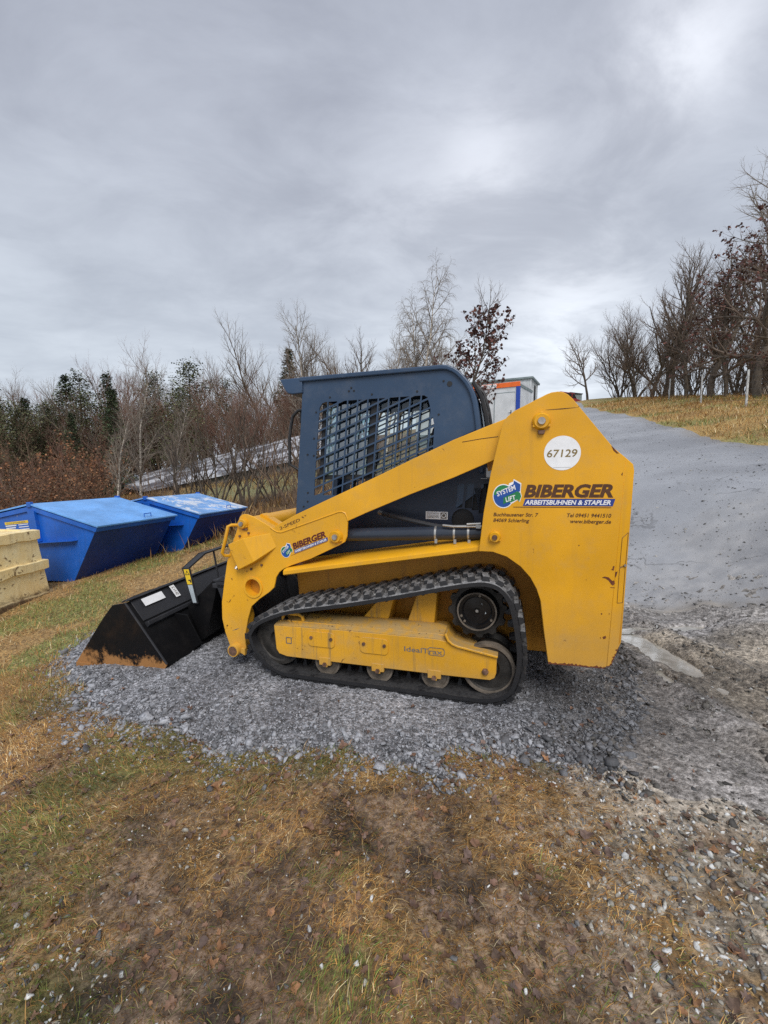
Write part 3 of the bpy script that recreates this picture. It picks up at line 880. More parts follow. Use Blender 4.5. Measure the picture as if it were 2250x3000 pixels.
# ------------------------------------------------------------------ compact track loader
th, mp = R(16.6), R(1.1)
u = Vector((math.cos(th) * math.cos(mp), -math.sin(th) * math.cos(mp), math.sin(mp)))
w_ = Vector((math.sin(th), math.cos(th), 0)); v_ = u.cross(w_)
LO = empty('track_loader')
LO.matrix_world = Matrix(((u.x, w_.x, v_.x, .73), (u.y, w_.y, v_.y, 2.62), (u.z, w_.z, v_.z, .012), (0, 0, 0, 1)))
tag(LO, 'yellow and navy compact track loader with black bucket parked on the gravel pad', 'track loader')
WID = 1.67
def mirror(o):
    """the same part on the far side of the machine"""
    c = o.copy(); C.objects.link(c); c.parent = o.parent
    c.location = (0, WID, 0); c.scale = (1, -1, 1)
    for ch in o.children:
        if ch.name.split('.')[0].split('_')[0] in ('company', 'address', 'speed', 'number', 'lettering', 'underline', 'stamped', 'scratch', 'dent', 'chipped', 'dried'): continue
        d = ch.copy(); C.objects.link(d); d.parent = c
    return c

# --- rubber track
TP = [(-1.85, .325), (-1.84, .25), (-1.795, .162), (-1.70, .066), (-1.566, .008), (-1.40, 0), (-.95, 0), (-.52, 0), (-.14, -.002), (.011, .024), (.106, .096), (.151, .211), (.165, .34), (.154, .478),
      (.129, .626), (.099, .723), (.052, .788), (-.007, .828), (-.102, .844), (-.261, .819), (-.517, .758), (-.788, .693), (-1.076, .631), (-1.381, .573), (-1.541, .535), (-1.674, .484), (-1.785, .42)]
S, plen = spline(TP, 216)
T = np.roll(S, -1, 0) - np.roll(S, 1, 0); T /= np.linalg.norm(T, axis=1, keepdims=True)
N = np.stack([T[:, 1], -T[:, 0]], 1)          # outward normal (path runs anticlockwise seen from the near side)
if (N[0] @ (S[0] - S.mean(0))) < 0: N = -N
n = len(S); TW = .40
mb = MB()
secs = [(-.012, 0.012), (-.012, TW - .012), (-.024, TW), (-.05, TW), (-.05, 0), (-.024, 0)]
V = []; F = []
for i in range(n):
    for off, w in secs: V.append((S[i, 0] + N[i, 0] * off, w, S[i, 1] + N[i, 1] * off))
k = len(secs)
for i in range(n):
    for j in range(k): F.append((i * k + j, i * k + (j + 1) % k, ((i + 1) % n) * k + (j + 1) % k, ((i + 1) % n) * k + j))
mb.add(V, F)
def on(t, off, w):
    t = t % n; i = int(t); f = t - i; j = (i + 1) % n
    p = S[i] * (1 - f) + S[j] * f; q = N[i] * (1 - f) + N[j] * f
    return (p[0] + q[0] * off, w, p[1] + q[1] * off)
def block(t0, t1, w0, w1, o0, o1, sk=0., tap=.15):
    dt = (t1 - t0) * tap
    P = [on(t0, o0, w0), on(t1, o0, w0), on(t1 + sk, o0, w1), on(t0 + sk, o0, w1),
         on(t0 + dt, o1, w0 + .004), on(t1 - dt, o1, w0 + .004), on(t1 + sk - dt, o1, w1 - .004), on(t0 + sk + dt, o1, w1 - .004)]
    mb.add(P, [(0, 3, 2, 1), (4, 5, 6, 7), (0, 1, 5, 4), (1, 2, 6, 5), (2, 3, 7, 6), (3, 0, 4, 7)])
NL = 54; st = n / NL
for a in range(NL):
    b = a * st
    block(b, b + st * .58, .004, .125, -.014, .014, st * .18)
    block(b + st * .5, b + st * 1.06, .115, .205, -.014, .014, st * .12)
    block(b + st * .5, b + st * 1.06, .205, .290, -.014, .014, -st * .12)
    block(b, b + st * .58, .280, .396, -.014, .014, -st * .18)
    block(b + st * .2, b + st * .62, .155, .245, -.048, -.095, 0, .3)
track = mb.build('track_belt', M['rubber'], LO, smooth=28)

r_ = np.random.default_rng(23); P = []
while len(P) < 420:
    i = r_.integers(0, n)
    if N[i, 1] > .55 and S[i, 1] > .45: P.append(on(i + r_.uniform(), r_.uniform(-.012, .004), r_.uniform(.01, .39)))
g_ = r_.uniform(.10, .34, len(P))[:, None]
V, F, K = scatter(RT, np.array(P), np.exp(r_.normal(np.log(.0075), .4, len(P))), np.array([[1.0, .98, .95]]) * g_, r_, (.4, .8))
o = np_mesh('dried_mud', V, F, M['stone'], parent=track, cols=K); o['kind'] = 'stuff'

# --- yellow track frame
BF = [(-1.627, .395), (-1.614, .215), (-1.591, .179), (-1.526, .163), (-.41, .160), (-.052, .164), (-.022, .182), (-.012, .215), (-.008, .318), (-.266, .362), (-.304, .376), (-.33, .397), (-.40, .407), (-.95, .407), (-1.40, .400)]
mb = MB()
mb.prism(BF, .035, .060)
mb.prism([(-1.60, .38), (-1.60, .2), (-.02, .2), (-.02, .30), (-.30, .36), (-.36, .43), (-1.6, .43)], .075, .33)
# sloped upper cover
top = [(-1.625, .395), (-1.40, .40), (-.95, .407), (-.40, .407), (-.33, .397)]
bk = [(-1.60, .445), (-1.40, .455), (-.95, .462), (-.40, .460), (-.35, .445)]
V = [(a, .037, b + .002) for a, b in top] + [(a, .15, b + .002) for a, b in bk] + [(a, .20, b) for a, b in bk]
F = [(i, i + 1, i + 6, i + 5) for i in range(4)] + [(i + 5, i + 6, i + 11, i + 10) for i in range(4)]
mb.add(V, F)
mb.add([(-1.625, .037, .397), (-1.60, .15, .447), (-1.60, .15, .2), (-1.61, .037, .2)], [(0, 1, 2, 3)])
# stepped flange running down to the rear axle
mb.strip([(-.345, .452), (-.325, .405), (-.296, .382), (-.262, .369), (-.004, .324)], .016, .015, .12, 1)
frame = mb.build('track_frame', M['yellow_dirty'], LO, bevel=.004, fix=False)
# fix normals of the open cover by letting it be double sided
def cover(s0, s1, z0, z1, name):
    o = MB().prism(rounded(s0, s1, z0, z1, .03), .027, .036).build(name, M['yellow_dirty'], frame, bevel=.002)
    MB().lathe([(.0, .018), (.012, .018), (.012, .03), (0, .03)], s0 + .028, (z0 + z1) / 2 + .01, 10).build('bolt', M['rust_steel'], frame)
    MB().lathe([(.0, .018), (.012, .018), (.012, .03), (0, .03)], s1 - .026, (z0 + z1) / 2 + .01, 10).build('bolt', M['rust_steel'], frame)
cover(-1.345, -1.135, .268, .380, 'access_cover')
cover(-.940, -.735, .260, .374, 'access_cover')
MB().tube([(-1.575, .085, .43), (-1.572, .085, .462), (-1.545, .085, .478), (-1.44, .085, .476), (-1.412, .085, .462), (-1.405, .085, .43)], .013, 8).build('lifting_handle', M['yellow_dirty'], frame)
lettering('IdealTrax', (-.622, .302, .262, .034), .0335, bold=.012).build('lettering', M['text_grey'], frame, fix=False, smooth=0)
fr = rounded(-.458, -.345, .292, .348, .018)
plate(fr, [rounded(-.454, -.349, .296, .344, .016)], .0325, .034).build('lettering_frame', M['text_grey'], frame, fix=False, smooth=0)
plate([(-1.528, .265), (-1.481, .265), (-1.481, .315), (-1.528, .315)], [[(-1.522, .271), (-1.487, .271), (-1.487, .309), (-1.522, .309)]], .0325, .034).build('stamped_plate', M['text_grey'], frame, fix=False, smooth=0)
MB().lathe([(0, .012), (.016, .012), (.022, .02), (.022, .036), (0, .036)], -.081, .222, 6).build('bolt', M['rust_steel'], frame)
# posts from the chassis to the track frame
for a in ([(-.853, .60), (-.985, .44), (-.985, .38), (-.80, .38), (-.735, .62)], [(-.564, .66), (-.64, .44), (-.64, .38), (-.45, .38), (-.42, .68)]):
    MB().prism(a, .20, .40).build('frame_post', M['yellow_dirty'], LO, bevel=.006)

# crumbs of dried mud lying on the sloped cover
r_ = np.random.default_rng(17); nn = 260
sx_ = r_.uniform(-1.50, -.36, nn); tt = r_.uniform(.02, 1, nn) ** .8
clu = (fbm(sx_, tt, 5.0, 3, 7) > .47); sx_, tt = sx_[clu], tt[clu]
P = np.stack([sx_, .037 + .115 * tt, .404 + .052 * tt + .003], -1)
sz = np.exp(r_.normal(np.log(.0075), .45, len(P)))
g_ = r_.uniform(.5, 1.3, len(P))[:, None]
V, F, K = scatter(RT, P, sz, np.array([[.19, .12, .055]]) * g_, r_, (.4, .7))
o = np_mesh('dried_mud', V, F, M['stone'], parent=frame, cols=K); o['kind'] = 'stuff'

# --- wheels
def roller(cs, ch, r, name):
    o = MB().lathe([(0, .11), (r * .35, .11), (r * .42, .085), (r * .80, .085), (r * .86, .075), (r, .075), (r, .12), (r * .8, .135), (r * .8, .27), (r, .29), (r, .33), (0, .33)], cs, ch, 40).build(name, M['dusty_steel' if name == 'track_roller' else 'grimy_steel'], LO)
    return o
for cs in (-1.217, -.815, -.416):
    ro = roller(cs, .131, .096, 'track_roller')
    MB().prism([(cs - .045, .19), (cs + .045, .19), (cs + .045, .132), (cs + .018, .132), (cs + .018, .118), (cs - .018, .118), (cs - .018, .132), (cs - .045, .132)], .030, .062).build('axle_bracket', M['yellow_dirty'], ro, bevel=.003)
    MB().lathe([(0, .016), (.016, .016), (.016, .031), (0, .031)], cs, .140, 6).build('bolt', M['rust_steel'], ro)
ri = roller(-.063, .222, .172, 'rear_idler')
MB().lathe([(.150, .0735), (.160, .072), (.173, .072), (.1735, .12), (.150, .12)], -.063, .222, 48, True).build('idler_rim', M['dusty_steel'], ri)
roller(-1.615, .262, .185, 'front_idler')
hub = MB().lathe([(0, .155), (.018, .155), (.02, .16), (.09, .165), (.10, .15), (.118, .15), (.122, .135), (.128, .135), (.134, .15), (.15, .19), (.15, .30), (0, .30)], -.144, .582, 48).build('drive_motor_hub', M['oily_black'], LO)
MB().lathe([(.121, .133), (.131, .133), (.131, .138), (.121, .138)], -.144, .582, 48, True).build('hub_rim', M['dusty_steel'], hub)
MB().lathe([(0, .148), (.010, .148), (.010, .157), (0, .157)], -.144, .582, 12).build('hub_plug', M['zinc'], hub)
quad([(-.128, .625), (-.112, .632), (-.083, .565), (-.10, .558)], .1625).build('hub_label', M['sticker_silver'], hub, fix=False)
for a in (200, 222, 330, 80):
    MB().lathe([(0, .14), (.009, .14), (.009, .152), (0, .152)], -.144 + .109 * math.cos(R(a)), .582 + .109 * math.sin(R(a)), 6).build('bolt', M['dusty_steel'], hub)
# toothed drive sprocket
sp = []
for k in range(72):
    a = 2 * math.pi * k / 72; sp.append((-.144 + (.198 if k % 6 < 3 else .176) * math.cos(a), .582 + (.198 if k % 6 < 3 else .176) * math.sin(a)))
MB().prism(sp, .185, .215).build('drive_sprocket', M['grimy_steel'], LO, bevel=.004)

# --- chassis behind the track
mb = MB()
mb.prism([(-1.50, .82), (-1.62, .76), (-1.60, .42), (-1.48, .24), (.42, .24), (.60, .40), (.62, .98), (.1, 1.04)], .405, .425)
mb.box(-1.45, .40, .425, 1.245, .23, .45)
mb.prism([(-1.50, .82), (-1.62, .76), (-1.60, .42), (-1.48, .24), (.42, .24), (.60, .40), (.62, .98), (.1, 1.04)], 1.245, 1.265)
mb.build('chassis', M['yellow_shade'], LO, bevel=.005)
# bent side rail above the track (a fender lip)
def railsec(s):      # bottom height of the rail at s
    return .775 + (s + 1.526) * (1.004 - .775) / 1.40
V = []
ss = [-1.535, -1.50, -1.0, -.5, -.10]
sec = [(.060, 0), (.045, .010), (.045, .034), (.058, .045), (.20, .058), (.40, .062), (.40, .05), (.20, .045), (.066, .0)]
for s in ss:
    b = railsec(s)
    for w, z in sec: V.append((s, w, b + z))
k = len(sec)
F = [(i * k + j, i * k + (j + 1) % k, (i + 1) * k + (j + 1) % k, (i + 1) * k + j) for i in range(len(ss) - 1) for j in range(k)] + [tuple(range(k)), tuple((len(ss) - 1) * k + j for j in range(k - 1, -1, -1))]
rail = MB().add(V, F).build('side_rail', M['yellow_arm'], LO, smooth=40)

# --- engine bay and cab
vent = [[(a, 1.426 - d), (a + .048, 1.426 - d), (a + .030, 1.255 - e), (a - .018, 1.255 - e)] for a, d, e in ((-.303, 0, 0), (-.236, 0, .005), (-.186, .03, .018), (-.138, .0, .04))]
port = circle(-.268, 1.165, .082, 28)
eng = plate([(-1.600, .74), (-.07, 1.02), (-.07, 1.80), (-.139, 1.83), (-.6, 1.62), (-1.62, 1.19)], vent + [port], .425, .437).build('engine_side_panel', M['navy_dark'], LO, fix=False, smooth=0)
mb = MB().box(-.45, -.05, .52, 1.15, .95, 1.5)
mb.build('engine_block', M['dark'], LO, bevel=.01)
MB().lathe([(0, .455), (.02, .452), (.03, .457), (.058, .457), (.062, .463), (.062, .50), (0, .50)], -.245, 1.150, 24).build('filler_cap', M['green_cap'], eng)
stk = quad([(-.542, 1.168), (-.378, 1.166), (-.376, 1.222), (-.540, 1.226)], .4235).build('warning_label', M['white'], eng, fix=False)
mb = MB()
for a in (1.214, 1.200, 1.190, 1.182): mb.add([(-.532, .4225, a), (-.44, .4225, a - .0005), (-.44, .4225, a - .004), (-.532, .4225, a - .0035)], [(0, 1, 2, 3)])
mb.add([(-.43, .4225, 1.172), (-.385, .4225, 1.172), (-.385, .4225, 1.217), (-.43, .4225, 1.217)], [(0, 1, 2, 3)])
mb.build('label_print', M['text_grey'], stk, fix=False, smooth=0)
circ = plate(circle(-.407, 1.195, .017, 16), [circle(-.407, 1.195, .012, 16)], .4215, .4222).build('label_symbol', M['white'], stk, fix=False, smooth=0)

CAB = empty('cab'); CAB.parent = LO
CO = [(-1.622, 1.15), (-1.60, .86), (-.62, 1.02), (-.12, 1.40), (-.141, 1.80), (-.166, 2.00), (-.201, 2.10), (-.261, 2.184), (-.331, 2.238), (-.413, 2.258), (-1.512, 2.258), (-1.53, 2.05)]
WN = [(-1.459, 1.345), (-1.377, 2.030), (-1.352, 2.064), (-1.325, 2.072), (-.545, 2.072), (-.520, 2.055), (-.488, 1.935), (-.472, 1.852), (-.49, 1.60), (-.80, 1.345)]
def clip(poly, win):
    out = list(poly)
    ar = sum(win[i][0] * win[(i + 1) % len(win)][1] - win[(i + 1) % len(win)][0] * win[i][1] for i in range(len(win)))
    for i in range(len(win)):
        a, b = win[i], win[(i + 1) % len(win)]
        sgn = 1 if ar > 0 else -1
        inside = lambda p: sgn * ((b[0] - a[0]) * (p[1] - a[1]) - (b[1] - a[1]) * (p[0] - a[0])) >= 0
        new = []
        for j in range(len(out)):
            p, q = out[j], out[(j + 1) % len(out)]
            ip, iq = inside(p), inside(q)
            if ip: new.append(p)
            if ip != iq:
                d1 = (b[0] - a[0]) * (p[1] - a[1]) - (b[1] - a[1]) * (p[0] - a[0]); d2 = (b[0] - a[0]) * (q[1] - a[1]) - (b[1] - a[1]) * (q[0] - a[0])
                t = d1 / (d1 - d2); new.append((p[0] + t * (q[0] - p[0]), p[1] + t * (q[1] - p[1])))
        out = new
        if not out: break
    return out
def area(p): return abs(sum(p[i][0] * p[(i + 1) % len(p)][1] - p[(i + 1) % len(p)][0] * p[i][1] for i in range(len(p)))) / 2
cells = []
pw, ph, bar = .082, .0735, .0066      # expanded-metal pitch and half bar width
for i in range(-2, 15):
    for j in range(-4, 15):
        def q(a, b): 
            s = -1.455 + a * pw; z = 1.33 + b * ph + .40 * (s + 1.455)
            return (s + .095 * (z - 1.35), z)
        e, g = .0052 / pw, .0072 / ph
        c = clip([q(i + e, j + g), q(i + 1 - e, j + g), q(i + 1 - e, j + 1 - g), q(i + e, j + 1 - g)], WN)
        if len(c) > 2 and area(c) > 1.5e-4: cells.append(c)
side = plate(CO, cells, .428, .440)
side.build('side_panel', M['navy'], CAB, fix=False, smooth=0)
far = plate(CO, cells, 1.222, 1.232).build('side_panel', M['navy'], CAB, fix=False, smooth=0)
# roof shell with rounded rear corner, standing 2 cm proud of the side panels
RP = [(-1.535, 2.272), (-.413, 2.274), (-.372, 2.268), (-.331, 2.251), (-.294, 2.225), (-.261, 2.191), (-.228, 2.152), (-.201, 2.108), (-.181, 2.060), (-.166, 2.007), (-.150, 1.90), (-.139, 1.80), (-.115, 1.50)]
roof = MB().strip(RP, .036, .404, 1.256, -1).build('roof', M['navy'], CAB, bevel=.010, seg=3)
MB().prism([(-1.50, 2.286), (-.45, 2.286), (-.42, 2.270), (-1.53, 2.270)], .47, 1.19).build('roof_ridge', M['navy'], roof, bevel=.008)
visor = MB().prism([(-1.708, 2.268), (-1.512, 2.270), (-1.512, 2.150), (-1.60, 2.146), (-1.640, 2.155), (-1.660, 2.176)], .41, 1.25).build('front_visor', M['navy'], CAB, bevel=.008)
mb = MB()
for w0 in (.441, 1.13):
    mb.prism([(-1.622, 1.15), (-1.56, 1.15), (-1.46, 2.15), (-1.525, 2.15)], w0, w0 + .09)
mb.box(-1.60, -1.53, .53, 1.13, 1.12, 1.2)
mb.build('front_frame', M['navy'], CAB, bevel=.008)
mb = MB()
mb.prism([(-1.02, 1.40), (-.965, 1.40), (-.905, 2.06), (-.96, 2.06)], .452, .485)
mb.prism([(-1.43, 1.47), (-.95, 1.47), (-.95, 1.505), (-1.425, 1.505)], .452, .475)
mb.prism([(-1.41, 1.5), (-1.375, 1.5), (-1.335, 2.06), (-1.36, 2.06)], .452, .475)
mb.box(-.60, -.10, .45, 1.21, .9, 1.52)
mb.prism([(-.30, 1.5), (-.12, 1.5), (-.20, 2.0), (-.33, 2.15)], .45, .53).prism([(-.30, 1.5), (-.12, 1.5), (-.20, 2.0), (-.33, 2.15)], 1.13, 1.21)
mb.build('inner_posts', M['dark'], CAB, bevel=.004)
quad([(-1.405, 1.505), (-1.02, 1.505), (-.955, 2.05), (-1.345, 2.05)], .468).build('side_window_pane', M['glass'], CAB, fix=False)
quad([(-.955, 1.42), (-.50, 1.50), (-.50, 1.90), (-.54, 2.05), (-.91, 2.05)], .468).build('rear_side_pane', M['glass_clear'], CAB, fix=False)
mb = MB()
mb.prism([(-.95, 1.22), (-.52, 1.18), (-.50, 1.30), (-.93, 1.34)], .62, 1.06)
mb.prism([(-.66, 1.28), (-.50, 1.28), (-.40, 1.86), (-.52, 1.88)], .62, 1.06)
mb.build('seat', M['seat'], CAB, bevel=.04, seg=3)
for a in (.58, 1.04):
    MB().tube([(-1.20, a, 1.25), (-1.16, a, 1.45), (-1.12, a + .01, 1.60)], .018).tube([(-1.121, a + .01, 1.595), (-1.10, a + .015, 1.70)], .03).build('control_lever', M['dark'], CAB)
for a, b in ((-1.128, 2.141), (-1.108, 2.164), (-1.087, 2.141), (-1.286, 2.105), (-.944, 2.105), (-.597, 2.103), (-1.407, 1.997), (-1.433, 1.795), (-1.494, 1.67), (-1.44, 1.66), (-1.503, 1.365), (-1.508, 1.295), (-1.546, 1.254), (-.44, 1.929), (-.403, 2.162)):
    MB().lathe([(0, .423), (.007, .423), (.008, .4285), (0, .4285)], a, b, 10).build('bolt', M['dark'], CAB)
MB().lathe([(0, .425), (.019, .425), (.019, .4275), (0, .4275)], -.36, 2.139, 20).build('round_plug', M['dark'], CAB)
MB().tube([(-1.533, .50, 2.035), (-1.597, .49, 2.027), (-1.643, .485, 1.985), (-1.662, .48, 1.90), (-1.680, .48, 1.793), (-1.684, .48, 1.597), (-1.60, .49, 1.545), (-1.57, .50, 1.55)], .0125, 10).build('mirror_bracket', M['black'], CAB)
MB().prism([(-1.60, 1.93), (-1.55, 1.93), (-1.54, 2.03), (-1.59, 2.03)], .50, .56).build('work_lamp', M['black'], CAB, bevel=.012)
# rear screen with wiper-side frame
mb = MB().strip([(-.215, 2.15), (-.16, 2.05), (-.13, 1.93), (-.10, 1.70), (-.09, 1.5)], .03, .50, 1.16, 1)
rs = mb.build('rear_screen', M['black'], CAB, bevel=.006)
quad([(-.150, 2.0), (-.128, 1.9), (-.10, 1.70), (-.11, 1.70)], .496).build('rear_pane', M['glass'], rs, fix=False)
MB().tube([(-.19, .70, 2.16), (-.14, .70, 2.10), (-.105, .70, 1.98), (-.085, .70, 1.86)], .014, 8).tube([(-.19, .60, 2.12), (-.13, .60, 2.02), (-.10, .60, 1.93)], .009, 6).build('rear_wiper', M['black'], rs)

# --- rear upright (tower) plates and the engine door between them
TW_ = [(-.123, 1.015), (-.094, 1.262), (-.053, 1.503), (.012, 1.785), (.022, 1.815), (.043, 1.843), (.082, 1.874), (.262, 1.960), (.288, 1.969), (.324, 1.972), (.352, 1.967), (.378, 1.952), (.405, 1.925), (.624, 1.639), (.732, 1.543),
       (.739, 1.508), (.706, .492), (.652, .35), (.611, .332), (.3, .326), (.273, .518), (.249, .719), (.224, .795), (.187, .863), (.129, .929), (.046, .987), (-.037, 1.014)]
TA = TW_[:14] + [(.690, 1.580), (.626, .345)] + TW_[18:]
mb = MB().prism(TA, .018, .042)
TB = [(.690, 1.580), (.732, 1.543), (.739, 1.508), (.706, .492), (.652, .35), (.626, .345)]
def fold(s, h): return .0182 + max(0, s - (.626 + (h - .345) * .0518)) * .42      # the rear edge of the plate is bent inwards
kk = len(TB)
mb.add([(a, fold(a, b), b) for a, b in TB] + [(a, fold(a, b) + .022, b) for a, b in TB], [tuple(range(kk)), tuple(range(2 * kk - 1, kk - 1, -1))] + [(i, i + kk, (i + 1) % kk + kk, (i + 1) % kk) for i in range(kk)])
tower = mb.build('rear_upright', M['yellow'], LO, bevel=.003)
inner = [p for p in TW_]
mb = MB().prism([(-.06, 1.06), (-.02, 1.503), (.03, 1.76), (.10, 1.84), (.30, 1.93), (.36, 1.92), (.60, 1.62), (.69, 1.52), (.66, .52), (.58, .40), (.34, .40), (.30, .72), (.21, .90), (.05, 1.03)], .36, .385)
mb.strip([(.624, 1.625), (.726, 1.535), (.733, 1.505), (.700, .494), (.648, .356), (.609, .336), (.305, .330)], .022, .0425, .385, -1)
mb.strip([(-.05, 1.05), (.045, .990), (.127, .932), (.185, .866), (.222, .797), (.247, .721), (.271, .52), (.298, .330)], .015, .0425, .360, 1)
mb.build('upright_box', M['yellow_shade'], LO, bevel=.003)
mb = MB().strip([(.39, 1.93), (.60, 1.64)], .02, .0425, .36, -1)
mb.strip([(.03, 1.80), (.085, 1.868), (.29, 1.962), (.36, 1.955)], .02, .0425, .36, -1)
mb.build('upright_cap', M['yellow'], LO, bevel=.004)
door = MB().prism([(.60, .45), (.70, .50), (.735, 1.50), (.62, 1.60), (.2, 1.62), (-.05, 1.55), (-.05, 1.0), (.3, .9), (.5, .45)], .39, 1.28).build('engine_door', M['yellow'], LO, bevel=.02)
# inspection flap and filler edge on the rear corner
for pts in ([(.686, 1.119), (.720, 1.152), (.712, .962), (.679, .948)], [(.678, .942), (.711, .955), (.704, .735), (.672, .733)]):
    mb = MB()
    for a, b in zip(pts, pts[1:] + pts[:1]):
        mb.tube([(a[0], fold(*a) - .0005, a[1]), (b[0], fold(*b) - .0005, b[1])], .0016, 4)
    mb.build('flap_edge', M['text_brown'], tower, smooth=0)
MB().lathe([(0, .026), (.007, .026), (.008, .036), (0, .036)], .708, .960, 8).build('flap_bolt', M['steel'], tower)
def pin(cs, ch, r, parent, w=.018, mat='rust_steel'):
    p = MB().lathe([(r * .5, w - .030), (r * .80, w - .032), (r, w - .018), (r * 1.05, w), (r * .5, w)], cs, ch, 28).build('pivot_collar', M['yellow'], parent)
    MB().lathe([(0, w - .045), (r * .40, w - .045), (r * .45, w - .04), (r * .45, w), (0, w)], cs, ch, 20).build('pivot_pin', M[mat], parent)
    for a in (90, 215, 325):
        q = (cs + r * .95 * math.cos(R(a)), ch + r * .95 * math.sin(R(a)))
        MB().prism([(q[0] - r * .2, q[1] - r * .14), (q[0] + r * .2, q[1] - r * .14), (q[0] + r * .2, q[1] + r * .14), (q[0] - r * .2, q[1] + r * .14)], w - .022, w).build('lock_tab', M['yellow'], parent, bevel=.002)
pin(.236, 1.805, .050, tower, mat='steel')
MB().prism([(.215, 1.752), (.257, 1.752), (.252, 1.728), (.22, 1.728)], -.006, .018).build('lock_bolt', M['rust_steel'], tower, bevel=.004)
pin(-.025, 1.111, .036, tower)
# stickers on the upright
d = disc(.354, 1.6165, .1005, .0165, 56).build('number_disc', M['white'], tower, fix=False)
lettering('67129', (.270, 1.594, .166, .044), .0155, shear=.12, bold=.012).build('lettering', M['text_gold'], d, fix=False, smooth=0)
quad([(.306, 1.5325), (.401, 1.5325), (.401, 1.5335), (.306, 1.5335)], .0155).build('thin_line', M['text_grey'], d, fix=False)
def company_sign(parent, s0, h0, W, ang, w, red=False):
    """the firm's sticker: round two-tone logo with two arrows, the name, a blue band; laid out on a 0.665 wide grid"""
    k = W / .665; ca, sa = math.cos(ang), math.sin(ang)
    def P(a, b): return (s0 + k * (a * ca - b * sa), h0 + k * (a * sa + b * ca))
    def poly(pts, off, q=1.): return quad([P(a * q, b) for a, b in pts], w - off)
    def word(t, bx, off, mat, par, shear=.25, bold=.02, rot=0):
        q = P(bx[0], bx[1]); return lettering(t, (q[0], q[1], bx[2] * k, bx[3] * k), w - off, ang + rot, shear, bold).build('lettering', M[mat], par, fix=False, smooth=0)
    out = [(.078 + .080 * math.cos(t), .062 + .074 * math.sin(t)) for t in np.linspace(R(62), R(322), 34)]
    arrow1 = [(.112, .116), (.152, .140), (.150, .160), (.206, .137), (.206, .088), (.194, .095)]
    logo = poly(out + [(.150, .020), (.183, .038), (.200, .026), (.214, .062), (.206, .086), (.210, .140), (.153, .166), (.150, .150), (.12, .140)], .001, .79).build('company_logo', M['white'], parent, fix=False)
    poly([(.078 + .074 * math.cos(t), .062 + .068 * math.sin(t)) for t in np.linspace(R(58), R(320), 34)] + [(.12, .03), (.13, .11)], .0017, .79).build('logo_field', M['logo_blue'], logo, fix=False)
    poly([(.078 + .073 * math.cos(t), .062 + .067 * math.sin(t)) for t in np.linspace(R(60), R(172), 20)] + [(.028, .066), (.07, .092), (.118, .112)], .0021, .79).build('logo_field', M['logo_green'], logo, fix=False)
    poly([(.018, .060), (.028, .078), (.115, .118), (.152, .136), (.156, .157), (.203, .133), (.201, .092), (.19, .087), (.18, .092), (.08, .048), (.04, .046)], .0024, .79).build('logo_arrow', M['logo_blue'], logo, fix=False)
    poly([(.078, .012), (.078, .052), (.18, .091), (.203, .082), (.210, .060), (.196, .030), (.182, .043), (.14, .026), (.10, .022)], .0027, .79).build('logo_arrow', M['logo_green'], logo, fix=False)
    word('SYSTEM', (.027, .060, .119, .029), .0032, 'text_white', logo, .15, .02, R(22))
    word('LIFT', (.078, .026, .063, .027), .0034, 'text_white', logo, .15, .02, R(17))
    nm = 'text_red' if red else 'text_brown'
    sign = poly([(.176, .003), (.668, .003), (.680, .046), (.190, .046)], .001).build('company_sign', M['blue_print'], parent, fix=False)
    word('BIBERGER', (.181, .058, .488, .074), .001, nm, sign, .24, .046)
    word('ARBEITSBUHNEN & STAPLER', (.187, .0115, .470, .027), .0018, 'text_white', sign, .24, .03)
    poly([(.12, -.0065), (.66, -.0065), (.66, -.003), (.12, -.003)], .0012).build('underline', M[nm], sign, fix=False)
    return sign
company_sign(tower, -.038, 1.302, .665, 0, .0175)
for t, bx in (('Buchhausener Str. 7', (-.035, 1.240, .263, .022)), ('84069 Schierling', (-.035, 1.2045, .212, .022)), ('Tel 09451 9441510', (.388, 1.240, .236, .022)), ('www.biberger.de', (.406, 1.2045, .218, .022))):
    lettering(t, bx, .0162, shear=.2, bold=.016).build('address_lettering', M['text_brown'], tower, fix=False, smooth=0)
# chipped paint: torn flakes on the plate and a worn lower edge
mb = MB(); rc = np.random.default_rng(5)
def flake(pts): mb.add([(a, fold(a, b) - .0015, b) for a, b in pts], [tuple(range(len(pts)))])
for pts in ([(.585, .885), (.600, .892), (.622, .888), (.640, .868), (.650, .872), (.655, .853), (.645, .84), (.635, .848), (.622, .868), (.606, .880)], [(.632, .830), (.655, .829), (.655, .825), (.633, .826)], [(.641, .955), (.65, .957), (.646, .93), (.632, .934), (.64, .941)],
            [(.655, .92), (.668, .925), (.662, .90), (.655, .885)], [(.585, .668), (.591, .671), (.594, .665), (.588, .660)], [(.628, .672), (.634, .672), (.63, .664)], [(.598, .525), (.615, .535), (.618, .52), (.604, .512)], [(.585, .522), (.589, .524), (.588, .51)],
            [(.50, .868), (.503, .872), (.502, .862)], [(.668, 1.488), (.676, 1.50), (.674, 1.478)], [(.612, 1.652), (.622, 1.642), (.646, 1.612), (.655, 1.607), (.642, 1.606), (.625, 1.622)], [(.435, 1.885), (.441, 1.882), (.436, 1.878)]):
    flake(pts)
edge = [(.300 + .0105 * k, .326 + (.006 / 30) * k) for k in range(31)]
bot = []; topl = []
for a, b in edge: bot.append((a, b - .001)); topl.append((a, b + .003 + abs(rc.normal(0, .008))))
for i in range(30): flake([bot[i], bot[i + 1], topl[i + 1], topl[i]])
e2 = [(.611 + .041 * t, .333 + .018 * t) for t in np.linspace(0, 1, 6)] + [(.652 + .054 * t, .35 + .142 * t) for t in np.linspace(0, .8, 14)]
